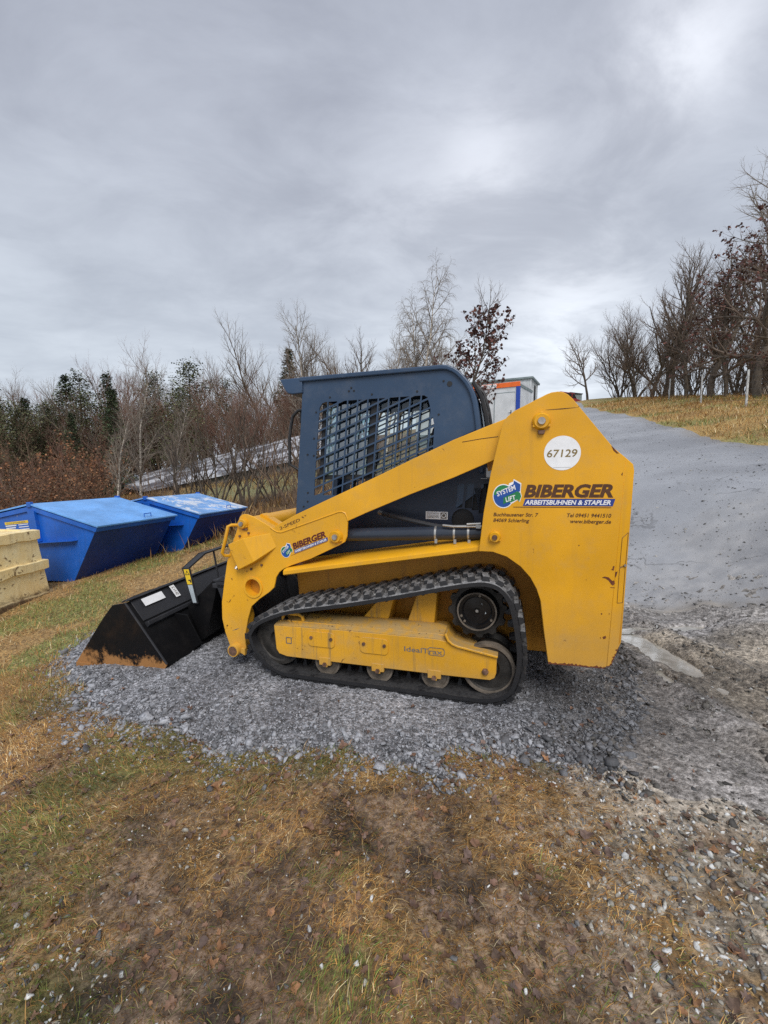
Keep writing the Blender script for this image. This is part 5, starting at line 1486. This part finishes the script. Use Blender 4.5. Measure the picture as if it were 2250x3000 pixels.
for a, b in zip(fp[:-1], fp[1:]):
    for h in (.25, .5, .75, 1.0, 1.25, 1.48):
        mb.tube([a - o0 + Vector((0, 0, h)), (a + b) / 2 - o0 + Vector((0, 0, h - .03)), b - o0 + Vector((0, 0, h))], .006, 3, False)
mb.build('wires', M['wire'], FN, fix=False)
# a few named bits on the ground
# ------------------------------------------------------------------ trees and shrubs
def bark(name, a, b, f=6, birch=False):
    m, nt, put = new_mat(name)
    co = coords(nt)
    n = nt.noise(nt.scale(co, (1, 1, .35 if not birch else 2.5)), f, 6, .7)
    put(Base_Color=nt.mix(nt.step(n, .35, .6), a, b), Roughness=.85, Specular_IOR_Level=.2)
    return m
M['bark'] = bark('dark_bark', (.055, .044, .035), (.13, .105, .082))
M['bark_brown'] = bark('brown_bark', (.09, .062, .046), (.19, .135, .095))
M['bark_birch'] = bark('birch_bark', (.16, .13, .11), (.66, .60, .52), 5, True)
M['twig_dark'] = bark('dark_twigs', (.11, .080, .064), (.19, .145, .115), 2)
M['twig_brown'] = bark('brown_twigs', (.13, .078, .055), (.23, .15, .105), 2)
M['twig_red'] = bark('red_brown_twigs', (.16, .080, .060), (.27, .15, .115), 2)
M['twig_grey'] = bark('grey_twigs', (.15, .125, .105), (.27, .23, .19), 2)
M['foliage'] = attr_mat('tree_foliage', .75, 1.5, .75, 1.2)

def grow(seed, height, rad, levels, nch, ratio, ang, up=.25, wob=.12, first=.25, droop=0., stems=1, spread=.25, side=None):
    """returns per level lists of (points, radii)"""
    r = random.Random(seed); out = [[] for _ in range(levels)]
    def go(p, d, Ln, rd, lev):
        n = (9, 6, 5, 4, 4)[lev]
        P = [p.copy()]; Rr = [rd]; dd = d.copy()
        for i in range(n):
            dd = dd + Vector((r.gauss(0, wob), r.gauss(0, wob), r.gauss(0, wob) * .6))
            if lev: dd.z += (up if lev < 3 else up * .6) / n * 2 - (droop * (lev >= 2)) * (i + 1) / n
            dd.normalize(); P.append(P[-1] + dd * (Ln / n)); t = (i + 1) / n
            Rr.append(rd * (1 - t * (.86 if lev == 0 else .8)))
        out[lev].append((P, Rr))
        if lev + 1 >= levels: return
        k = nch[lev]; az = r.uniform(0, 6.28)
        for c in range(k):
            t = first + (1 - first) * (c + r.random()) / k if lev == 0 else .18 + .82 * (c + r.random()) / k
            t = min(t, .99); i = min(int(t * n), n - 1); f = t * n - i
            q = P[i].lerp(P[i + 1], f); ax = (P[i + 1] - P[i]).normalized()
            az += 2.4 + r.uniform(-.5, .5)
            e = ax.orthogonal().normalized(); e.rotate(Matrix.Rotation(az, 3, ax))
            a_ = R(ang[lev] + r.uniform(-12, 12)) * (1.15 - .35 * t)
            nd = ax * math.cos(a_) + e * math.sin(a_)
            ln = Ln * ratio[lev] * (1.15 - .65 * t if lev == 0 else 1.1 - .5 * t) * r.uniform(.75, 1.2)
            go(q, nd, ln, min(rd * (1 - .8 * t) * .75, rd * .55), lev + 1)
    for s in range(stems):
        a = 6.28 * s / stems + r.uniform(-.4, .4)
        lean = spread if stems > 1 else spread * .15
        go(Vector((.12 * math.cos(a) * (stems > 1), .12 * math.sin(a) * (stems > 1), -.2)), Vector((lean * math.cos(a), lean * math.sin(a), 1)).normalized(), height * r.uniform(.8, 1.05) if stems > 1 else height, rad, 0)
    return out
def tubes(branches, sides):
    Vs, Qs, off = [], [], 0
    cs = np.array([(math.cos(2 * math.pi * k / sides), math.sin(2 * math.pi * k / sides)) for k in range(sides)])
    for P, Rr in branches:
        P = np.array(P); n = len(P)
        d = np.gradient(P, axis=0); d /= np.linalg.norm(d, axis=1, keepdims=True) + 1e-9
        ref = np.array([0, 0, 1.]) if abs(d[0, 2]) < .9 else np.array([1., 0, 0])
        x = np.cross(d, ref); x /= np.linalg.norm(x, axis=1, keepdims=True) + 1e-9; y = np.cross(d, x)
        rg = P[:, None] + (x[:, None] * cs[None, :, :1] + y[:, None] * cs[None, :, 1:]) * np.array(Rr)[:, None, None]
        Vs.append(rg.reshape(-1, 3))
        i = np.arange(n - 1)[:, None] * sides; k = np.arange(sides)[None]
        Qs.append((np.stack([i + k, i + (k + 1) % sides, i + sides + (k + 1) % sides, i + sides + k], -1) + off).reshape(-1, 4)); off += n * sides
    return np.concatenate(Vs), np.concatenate(Qs)
def leaves_on(branches, per, size, cols, r, keep=None, drop=.3):
    """small creased leaves hung along the twigs"""
    Vs, Ks = [], []
    for P, _ in branches:
        if keep and not keep(P[-1]): continue
        for _k in range(per):
            t = r.random() * (len(P) - 1); i = int(t); q = Vector(P[i]).lerp(Vector(P[i + 1]), t - i)
            s = size * r.uniform(.6, 1.3)
            a = Vector((r.gauss(0, 1), r.gauss(0, 1), r.gauss(0, .8) - drop)).normalized(); b = a.cross(Vector((r.gauss(0, 1), r.gauss(0, 1), r.gauss(0, 1)))).normalized(); c = a.cross(b)
            Vs.append([q, q + a * s * .5 + b * s * .38 + c * s * .1, q + a * s, q + a * s * .5 - b * s * .38 + c * s * .1])
            col = np.array(cols[r.randrange(len(cols))]) * r.uniform(.6, 1.35); Ks.append(np.repeat([col], 4, 0))
    V = np.array([[tuple(p) for p in f] for f in Vs]).reshape(-1, 3)
    Q = np.arange(len(V)).reshape(-1, 4)
    return V, Q, np.concatenate(Ks)
TREE_H = {}
def make_tree(name, g, trunk_m, twig_m, leaf=None, cut=2, sides=(8, 5, 4, 3, 3)):
    root = empty(name)
    TREE_H[root] = max(p.z for l in g for P, _ in l for p in P)
    V, Q = tubes(g[0], sides[0]); Vs, Qs, off = [V], [Q], len(V)
    for l in range(1, cut):
        V, Q = tubes(g[l], sides[l]); Vs.append(V); Qs.append(Q + off); off += len(V)
    np_mesh('trunk', np.concatenate(Vs), None, trunk_m, root, quads=np.concatenate(Qs), smooth=True)
    Vs, Qs, off = [], [], 0
    for l in range(cut, len(g)):
        V, Q = tubes(g[l], sides[l]); Vs.append(V); Qs.append(Q + off); off += len(V)
    np_mesh('crown', np.concatenate(Vs), None, twig_m, root, quads=np.concatenate(Qs), smooth=True)
    if leaf: np_mesh('leaves', leaf[0], None, M['foliage'], root, cols=leaf[2], quads=leaf[1])
    return root
RED = [(.085, .036, .032), (.12, .048, .040), (.065, .032, .030), (.16, .065, .048)]
RUSS = [(.20, .085, .04), (.26, .12, .055), (.15, .065, .035), (.18, .11, .06)]
pr = random.Random(5)
PROTO = {}
def proto(key, build):
    PROTO[key] = build; return build
# bare spreading broadleaf trees (dark)
g = grow(1, 11, .22, 4, (14, 9, 7), (.52, .48, .45), (48, 45, 42), .30, .10, .22); PROTO['bare1'] = make_tree('bare_tree', g, M['bark'], M['twig_dark'])
g = grow(2, 12, .20, 4, (17, 8, 7), (.42, .46, .45), (38, 42, 40), .35, .08, .25); PROTO['bare2'] = make_tree('bare_tree', g, M['bark'], M['twig_dark'])
g = grow(3, 9, .13, 4, (12, 9, 8), (.48, .48, .45), (34, 40, 40), .35, .10, .15, stems=4, spread=.30); PROTO['bare3'] = make_tree('bare_tree', g, M['bark'], M['twig_dark'])
# oak keeping dark red leaves
g = grow(4, 13, .30, 4, (13, 9, 7), (.58, .48, .42), (60, 48, 45), .18, .14, .14); PROTO['oak1'] = make_tree('oak_tree', g, M['bark'], M['twig_dark'], leaves_on(g[3], 5, .24, RED, pr, lambda p: p.z > 3.2 and pr.random() < .44))
g = grow(5, 7.0, .075, 4, (26, 8, 6), (.32, .42, .40), (46, 45, 45), .35, .07, .10); PROTO['oak2'] = make_tree('oak_tree', g, M['bark'], M['twig_dark'], leaves_on(g[3], 3, .15, RED[:3] + [(.13, .05, .035)], pr, lambda p: pr.random() < .58 and p.z < 6.3))
# birches with fine drooping twigs
g = grow(6, 13, .12, 4, (24, 10, 9), (.34, .45, .60), (40, 42, 30), .25, .06, .18, droop=.8); PROTO['birch1'] = make_tree('birch_tree', g, M['bark_birch'], M['twig_grey'], cut=1)
g = grow(7, 11, .13, 4, (22, 9, 8), (.36, .45, .50), (36, 40, 32), .35, .07, .25, droop=.25); PROTO['birch2'] = make_tree('birch_tree', g, M['bark_birch'], M['twig_grey'], cut=1)
# brown bare thicket trees of the wood edge
g = grow(8, 9, .10, 4, (15, 8, 7), (.42, .46, .45), (34, 40, 40), .4, .10, .12); PROTO['wood1'] = make_tree('bare_tree', g, M['bark_brown'], M['twig_brown'])
g = grow(9, 8, .08, 4, (9, 8, 7), (.42, .46, .45), (34, 40, 40), .4, .12, .10, stems=3, spread=.22); PROTO['wood2'] = make_tree('bare_tree', g, M['bark_brown'], M['twig_brown'])
g = grow(10, 10, .11, 4, (16, 8, 7), (.38, .46, .45), (36, 40, 40), .4, .09, .18); PROTO['wood3'] = make_tree('bare_tree', g, M['bark_brown'], M['twig_grey'])
g = grow(15, 8.2, .07, 4, (12, 9, 8), (.42, .46, .45), (34, 42, 42), .4, .12, .06, stems=3, spread=.2); PROTO['wood4'] = make_tree('bare_tree', g, M['bark_brown'], M['twig_red'])
# dark many-stemmed shrubs
g = grow(11, 4.2, .045, 3, (7, 6), (.42, .45), (32, 38), .35, .13, .2, stems=6, spread=.42); PROTO['shrub1'] = make_tree('bare_shrub', g, M['bark'], M['twig_dark'])
g = grow(12, 3.6, .03, 3, (7, 6), (.42, .45), (32, 38), .35, .13, .15, stems=7, spread=.38); PROTO['shrub2'] = make_tree('bare_shrub', g, M['bark_brown'], M['twig_brown'])
# russet beech scrub keeping its leaves
g = grow(13, 3.2, .035, 3, (10, 8), (.45, .45), (42, 42), .3, .12, .10, stems=5, spread=.4); PROTO['russet'] = make_tree('beech_shrub', g, M['bark_brown'], M['twig_brown'], leaves_on(g[2], 3, .11, RUSS, pr, lambda p: pr.random() < .6))
# conifers
def conifer(seed, h, w, cols, pine=False):
    r = random.Random(seed)
    br = [[([Vector((0, 0, -.2)), Vector((r.uniform(-.1, .1), 0, h * .5)), Vector((0, 0, h))], [h * .014, h * .009, .01])], []]
    Vs, Ks = [], []
    nb = 120 if not pine else 80
    for k in range(nb):
        t = (k + r.random()) / nb; t = .06 + .94 * t if not pine else .22 + .78 * t
        z = h * t; a = k * 2.4 + r.uniform(-.4, .4)
        Ln = w * ((1 - t) ** .8 * r.uniform(.75, 1.15) + .04) if not pine else w * (math.sin(min(1, (1 - t) * 1.6 + .12) * 1.57)) * r.uniform(.5, 1.05)
        d = Vector((math.cos(a), math.sin(a), r.uniform(-.35, -.05) + .5 * t if not pine else r.uniform(-.05, .5)))
        P = [Vector((0, 0, z)), Vector((0, 0, z)) + d * Ln * .5, Vector((0, 0, z)) + d * Ln + Vector((0, 0, -.12 * Ln if not pine else .1 * Ln))]
        br[1].append((P, [.03 * (1 - t) + .01, .015, .005]))
        m = int(30 + 80 * Ln / w)
        shade = r.uniform(.55, 1.3)
        for j in range(m):
            s = r.random() ** .7; i = 0 if s < .5 else 1; q = P[i].lerp(P[i + 1], (s - .5 * i) * 2)
            q = q + Vector((r.gauss(0, .10), r.gauss(0, .10), r.gauss(0, .10))) * (1 if not pine else 2.2)
            L_ = r.uniform(.10, .26) * (h / 11) ** .5
            x = (d + Vector((r.gauss(0, .55), r.gauss(0, .55), r.gauss(-.2, .4)))).normalized(); y = x.cross(Vector((r.gauss(0, .4), r.gauss(0, .4), 1))).normalized() * L_ * .30
            Vs.append([q - y * .4, q + x * L_ * .5 - y, q + x * L_, q + x * L_ * .5 + y])
            Ks.append(np.repeat([np.array(cols[r.randrange(len(cols))]) * shade * r.uniform(.6, 1.3)], 4, 0))
    V = np.array([[tuple(p) for p in f] for f in Vs]).reshape(-1, 3)
    root = empty('spruce_tree' if not pine else 'pine_tree'); TREE_H[root] = h
    V1, Q1 = tubes(br[0], 8); V2, Q2 = tubes(br[1], 3)
    np_mesh('trunk', np.concatenate([V1, V2]), None, M['bark'], root, quads=np.concatenate([Q1, Q2 + len(V1)]), smooth=True)
    np_mesh('crown', V, None, M['foliage'], root, cols=np.concatenate(Ks), quads=np.arange(len(V)).reshape(-1, 4))
    return root
GRN = [(.062, .092, .042), (.085, .118, .055), (.046, .070, .038), (.11, .13, .06)]
GRN2 = [(.11, .125, .055), (.14, .15, .068), (.08, .10, .048), (.17, .165, .08)]
PROTO['spruce1'] = conifer(21, 11, 1.9, GRN); PROTO['spruce2'] = conifer(22, 10, 2.2, GRN)
PROTO['pine1'] = conifer(23, 10.5, 2.6, GRN2, True); PROTO['pine2'] = conifer(24, 9.5, 3.0, GRN2, True)

used = set(); tr = random.Random(99)
def plant(key, x, y, sc, label, cat, group=None, rz=None, lean=None, z=None, top=None):
    o = PROTO[key]
    if top: sc = max(.2, (1.55 + (1370 - top) / 1261 * y - hz(x, y)) / TREE_H[PROTO[key]])     # as tall as it stands above the skyline
    if key in used: o = copy_tree(o)
    used.add(key)
    o.location = (x, y, (hz(x, y) if z is None else z) - .05)
    o.rotation_euler = ((lean or (0, 0))[0], (lean or (0, 0))[1], tr.uniform(0, 6.28) if rz is None else rz)
    o.scale = (sc * tr.uniform(.9, 1.1), sc * tr.uniform(.9, 1.1), sc)
    return tag(o, label, cat, group)
def at(px, y, dz=0):   # picture column (of 2250) at a given distance, as a place on the ground
    return (px - 1125) / 1261 * y, y
# --- the row of trees beyond the fence on the right
def R_(key, px, y, top, label, **k): x, y = at(px, y); return plant(key, x, y, 1, label, 'tree', 'trees beyond the wire fence', top=top, **k)
R_('bare1', 1709, 56, 957, 'small lone bare tree at the far end of the fence beside the road top')
R_('bare3', 1800, 52, 937, 'low bushy bare tree next after the lone tree along the fence')
R_('bare3', 1848, 47, 882, 'dark bare tree with many stems behind the fence, left of the rust bush')
R_('bare1', 1892, 42, 857, 'bare tree fanning out above the rust bush')
R_('bare2', 1950, 41, 737, 'tall slender bare tree with a fine top, left of the thick trunk')
R_('bare2', 1992, 37, 742, 'bare tree with thick dark upright trunk behind the fence')
R_('oak1', 2062, 31, 730, 'smaller oak with sparse dark leaves left of the big oak')
R_('bare2', 2106, 30, 762, 'thin bare tree leaning between the two oaks')
R_('oak1', 2198, 24.5, 525, 'big oak keeping dark red leaves at the right edge', rz=1.2)
R_('oak1', 2440, 21, 572, 'oak beyond the right edge whose leafy branches reach into the picture', rz=3.9)
R_('birch2', 2215, 34, 330, 'very tall pale tree whose thin top rises above the big oak')
R_('bare3', 2140, 36, 842, 'low bare thicket tree behind the middle fence posts')
R_('bare2', 2175, 36, 640, 'bare tree seen through the branches of the big oak')
R_('bare3', 2010, 46, 902, 'low bare tree in the gap behind the thick trunk')
R_('bare2', 2060, 42, 732, 'tall bare tree rising behind the smaller oak')
R_('bare3', 1925, 50, 872, 'bare many-stemmed tree behind the tall slender one')
R_('bare3', 2250, 30, 872, 'low bare tree at the foot of the big oak')
for px, y, s, lb in ((1900, 37, .75, 'rust-coloured bare bush in front of the fence posts'), (1925, 35, .6, 'small rust-brown bush right beside the larger rust-coloured bush')):
    x, y = at(px, y); plant('shrub2', x, y, s, lb, 'bush')
i = 0
for px in range(1790, 2290, 26):
    y = 56 - (px - 1790) * .055 + tr.uniform(-4, 3); x, y = at(px + tr.uniform(-8, 8), y)
    plant(tr.choice(['shrub1', 'shrub1', 'shrub2']), x, y, tr.uniform(.75, 1.15), 'dark bare undergrowth bush in the hedge behind the fence', 'bush', 'undergrowth bushes behind the fence')
# --- trees behind the cab
def T_(key, px, y, top, label, **k): x, y = at(px, y); return plant(key, x, y, 1, label, 'tree', top=top, **k)
T_('oak2', 1356, 15.5, 812, 'young oak with hanging dark brown leaves behind the cab roof')
T_('birch1', 1216, 27, 772, 'tall birch with drooping twigs rising behind the cab')
T_('birch1', 1246, 29, 850, 'slimmer birch close to the right of the tall drooping one')
T_('birch2', 1130, 24, 930, 'low bushy birch left of the tall drooping birch')
T_('bare2', 1040, 27, 965, 'small thin bare tree behind the front half of the cab roof')
T_('birch2', 928, 30, 905, 'pale birch standing alone above the front of the cab')
T_('wood3', 975, 28, 965, 'brown bare tree just right of the lone pale birch')
T_('wood3', 1165, 31, 955, 'brown bare tree between the two birches behind the cab roof')
for px, y, t in ((880, 33, 985), (1010, 34, 985), (1072, 30, 962), (1100, 35, 985), (1195, 33, 965), (1275, 34, 950), (1310, 30, 985), (1330, 36, 1000)):
    x, y = at(px, y); plant(tr.choice(['wood3', 'wood1', 'birch2']), x, y, 1, 'bare thicket tree behind the cab roof', 'tree', 'thicket trees behind the cab', top=t)
# --- birches in front of the wood on the left
x, y = at(338, 14.0); plant('birch2', x, y, .35, 'slanting birch with white trunk behind the big lidded skip', 'tree', lean=(0, -.14))
x, y = at(410, 15.5); plant('birch2', x, y, .46, 'straight white-trunked birch behind the gap between the two lidded skips', 'tree', lean=(0, -.05))
x, y = at(508, 17.0); plant('birch2', x, y, .36, 'thin forked birch right of the straight white-trunked one', 'tree', lean=(0, -.10))
# --- dark shrubs before the snowy roof
for px, y, s, key, lb in ((560, 12.6, .80, 'shrub1', 'dark bare shrub above the right end of the snowy skip lid'), (640, 13.2, .8, 'shrub1', 'largest dark bare shrub in front of the snowy roof'),
                          (725, 13.0, .85, 'shrub1', 'dark bare shrub leaning beside the larger one before the snowy roof'), (800, 14, .7, 'shrub1', 'dark bare shrub beside the mirror bracket of the cab'),
                          (480, 13.5, .7, 'shrub2', 'low brown bare shrub just above the snowy skip lid'), (860, 12.5, .75, 'shrub2', 'brown bare shrub behind the front edge of the cab'),
                          (930, 15, .8, 'shrub1', 'dark bare shrub seen through the cab lattice'), (1010, 16, .7, 'shrub2', 'brown bare shrub seen through the rear of the cab lattice')):
    x, y = at(px, y); plant(key, x, y, s, lb, 'bush')
for px, y, s in ((90, 17, .75), (150, 18, .9), (30, 16, .8), (215, 20, .85), (285, 21, 1.1), (270, 17, .6), (200, 24, 1.1), (120, 25, 1.2), (250, 26, 1.1)):
    x, y = at(px, y); plant('russet', x, y, s, 'russet beech bush keeping its dead leaves at the edge of the wood', 'bush', 'russet bushes at the wood edge')
# --- the wood on the left: rows of conifers and bare brown trees
SKY = [(-200, 1120), (0, 1130), (60, 1105), (130, 1110), (230, 1085), (330, 1050), (420, 1085), (480, 1040), (560, 1055), (640, 1035), (720, 1030), (790, 1010), (860, 1015), (960, 1040), (1100, 1060), (1300, 1080)]
def sky(px): return float(np.interp(px, [a for a, b in SKY], [b for a, b in SKY]))
def wood(px, y, key, lift, label, cat='tree', group=None):
    x, y = at(px, y); g0 = hz(x, y)
    # tall enough to reach the skyline of the wood from where it stands
    plant(key, x, y, 1, label, cat, group, top=sky(px) + lift)
for k in range(34):       # back row, bare tops against the sky
    px = -260 + k * 37 + tr.uniform(-16, 16)
    wood(px, tr.uniform(44, 58), tr.choice(['wood1', 'wood3', 'wood3', 'wood4']), tr.choice([tr.uniform(-45, -10), tr.uniform(0, 50)]), 'tall bare brown tree in the back row of the wood on the left', group='bare trees of the wood')
for px in [-240, -190, -150, -95, -60, -15, 22, 60, 92, 135, 170, 205, 260, 335, 470, 565, 668, 850]:   # conifers, thick at the far left, scattered further right
    wood(px + tr.uniform(-9, 9), tr.uniform(36, 45), tr.choice(['spruce1', 'spruce2', 'pine1', 'pine2']) if px < 700 else 'spruce2', tr.uniform(5, 90) if px < 700 else tr.uniform(15, 30), 'dark green conifer inside the wood on the left', group='conifers of the wood')
for px in [-250, -200, -140, -70, -10, 50, 110, 160, 215, 275, 350, 440, 530]:
    wood(px + tr.uniform(-16, 16), tr.uniform(27, 34), tr.choice(['pine1', 'pine2', 'spruce2', 'pine2']), tr.uniform(70, 150), 'olive green pine near the front of the wood on the left', group='pines at the front of the wood')
for k in range(54):       # middle, red-brown
    px = 90 + k * 16 + tr.uniform(-12, 12)
    wood(px, tr.uniform(32.5, 37), tr.choice(['wood4', 'wood4', 'wood2', 'wood3']), tr.choice([tr.uniform(25, 90), tr.uniform(60, 170)]), 'bare red-brown tree in the middle of the wood on the left', group='brown trees in the middle of the wood')
for k in range(16):       # front, low and brown
    px = -150 + k * 30 + tr.uniform(-14, 14)
    wood(px, tr.uniform(19, 25) if px < 280 else tr.uniform(32.5, 34), tr.choice(['wood2', 'wood4', 'wood1']), tr.uniform(120, 230), 'low bare brown tree at the front edge of the wood on the left', group='low trees at the wood edge')
for key, o in list(PROTO.items()):
    if key not in used:
        for c in list(o.children): bpy.data.objects.remove(c)
        bpy.data.objects.remove(o)
# ------------------------------------------------------------------ sky, sun, camera
W = bpy.data.worlds.new('World'); bpy.context.scene.world = W; W.use_nodes = True
nt = NT(W.node_tree)
bg = W.node_tree.nodes['Background']
SUN_EL, SUN_AZ = R(48), R(172)        # high behind the photographer's right shoulder
skyn = nt.n('ShaderNodeTexSky', sky_type='NISHITA', sun_disc=False)
skyn.sun_elevation = SUN_EL; skyn.sun_rotation = SUN_AZ; skyn.air_density = 1.4; skyn.dust_density = 3.
tc = nt.n('ShaderNodeTexCoord').outputs['Generated']
sx = nt.n('ShaderNodeSeparateXYZ'); nt.t.links.new(tc, sx.inputs[0])
zz = nt.math('MAXIMUM', sx.outputs['Z'], 0.0)
den = nt.math('ADD', zz, .16)
cv = nt.n('ShaderNodeCombineXYZ')
nt.t.links.new(nt.math('DIVIDE', sx.outputs['X'], den), cv.inputs[0]); nt.t.links.new(nt.math('DIVIDE', sx.outputs['Y'], den), cv.inputs[1])
rt = nt.n('ShaderNodeMapping'); nt.t.links.new(cv.outputs[0], rt.inputs['Vector']); rt.inputs['Rotation'].default_value = (0, 0, R(-22)); rt.inputs['Scale'].default_value = (.8, 1.15, 1)
n1 = nt.noise(rt.outputs[0], .95, 6, .52, .35)
n2 = nt.noise(rt.outputs[0], 2.6, 8, .6, .4)
n3 = nt.noise(cv.outputs[0], .42, 3, .5)
cl = nt.math('ADD', nt.math('ADD', nt.math('MULTIPLY', n1, .44), nt.math('MULTIPLY', n2, .34)), nt.math('MULTIPLY', n3, .22))
f = nt.step(cl, .34, .66)
def glow(d, k):
    d = Vector(d).normalized(); dp = nt.n('ShaderNodeVectorMath', operation='DOT_PRODUCT'); nt.t.links.new(tc, dp.inputs[0]); dp.inputs[1].default_value = d
    nm = nt.n('ShaderNodeVectorMath', operation='LENGTH'); nt.t.links.new(tc, nm.inputs[0])
    c = nt.math('DIVIDE', dp.outputs['Value'], nm.outputs['Value'])
    return nt.math('POWER', nt.math('MAXIMUM', c, 0.0), k)
up = nt.step(zz, -.02, .66)
low = nt.mix(f, (5.3, 5.9, 6.75), (7.2, 7.9, 8.7))
high = nt.mix(f, (3.4, 3.65, 4.4), (5.5, 5.9, 6.8))
c = nt.mix(up, low, high)
def direction(px, py):
    p = math.atan(130 / 1261); x = (px - 1125) / 1261; yv = -(py - 1500) / 1261
    return (x, math.cos(p) + yv * math.sin(p), -math.sin(p) + yv * math.cos(p))
gl = None
for (px, py), k, a in (((2010, 130), 200, 3.4), ((1440, 490), 200, 2.2), ((1230, 580), 120, .8), ((1680, 820), 130, 1.7), ((1620, 1080), 60, 1.8), ((1000, 860), 30, .5)):
    q = nt.math('MULTIPLY', glow(direction(px, py), k), a)
    gl = q if gl is None else nt.math('ADD', gl, q)
gl = nt.math('MULTIPLY', gl, nt.math('ADD', nt.math('MULTIPLY', nt.step(n2, .36, .62), .6), .5))
c = nt.mix(1.0, c, nt.n('ShaderNodeCombineColor', inp={0: gl, 1: gl, 2: gl}).outputs[0], 'ADD')
c = nt.mix(.04, c, skyn.outputs[0])
nt.t.links.new(c, bg.inputs['Color'])
bg.inputs['Strength'].default_value = .107

sun = bpy.data.lights.new('sun', 'SUN'); sun.energy = 2.55; sun.angle = R(32); sun.color = (1, .96, .90)
so = bpy.data.objects.new('sun', sun); C.objects.link(so)
d = Vector((math.sin(SUN_AZ) * math.cos(SUN_EL), math.cos(SUN_AZ) * math.cos(SUN_EL), math.sin(SUN_EL)))
so.rotation_euler = d.to_track_quat('Z', 'Y').to_euler()

cam = bpy.data.cameras.new('camera'); co_ = bpy.data.objects.new('camera', cam); C.objects.link(co_)
cam.sensor_fit = 'VERTICAL'; cam.sensor_height = 36; cam.lens = 36 * 1261 / 3000
cam.clip_start = .05; cam.clip_end = 2000
co_.location = (0, 0, 1.55); co_.rotation_euler = (R(90) - math.atan(130 / 1261), 0, 0)
sc = bpy.context.scene
sc.camera = co_
sc.view_settings.view_transform = 'Standard'; sc.view_settings.look = 'None'; sc.view_settings.exposure = 0; sc.view_settings.gamma = 1
sc.render.engine = 'CYCLES'
sc.cycles.use_adaptive_sampling = True; sc.cycles.adaptive_threshold = .012
sc.cycles.use_denoising = False
sc.cycles.max_bounces = 6; sc.cycles.transparent_max_bounces = 12
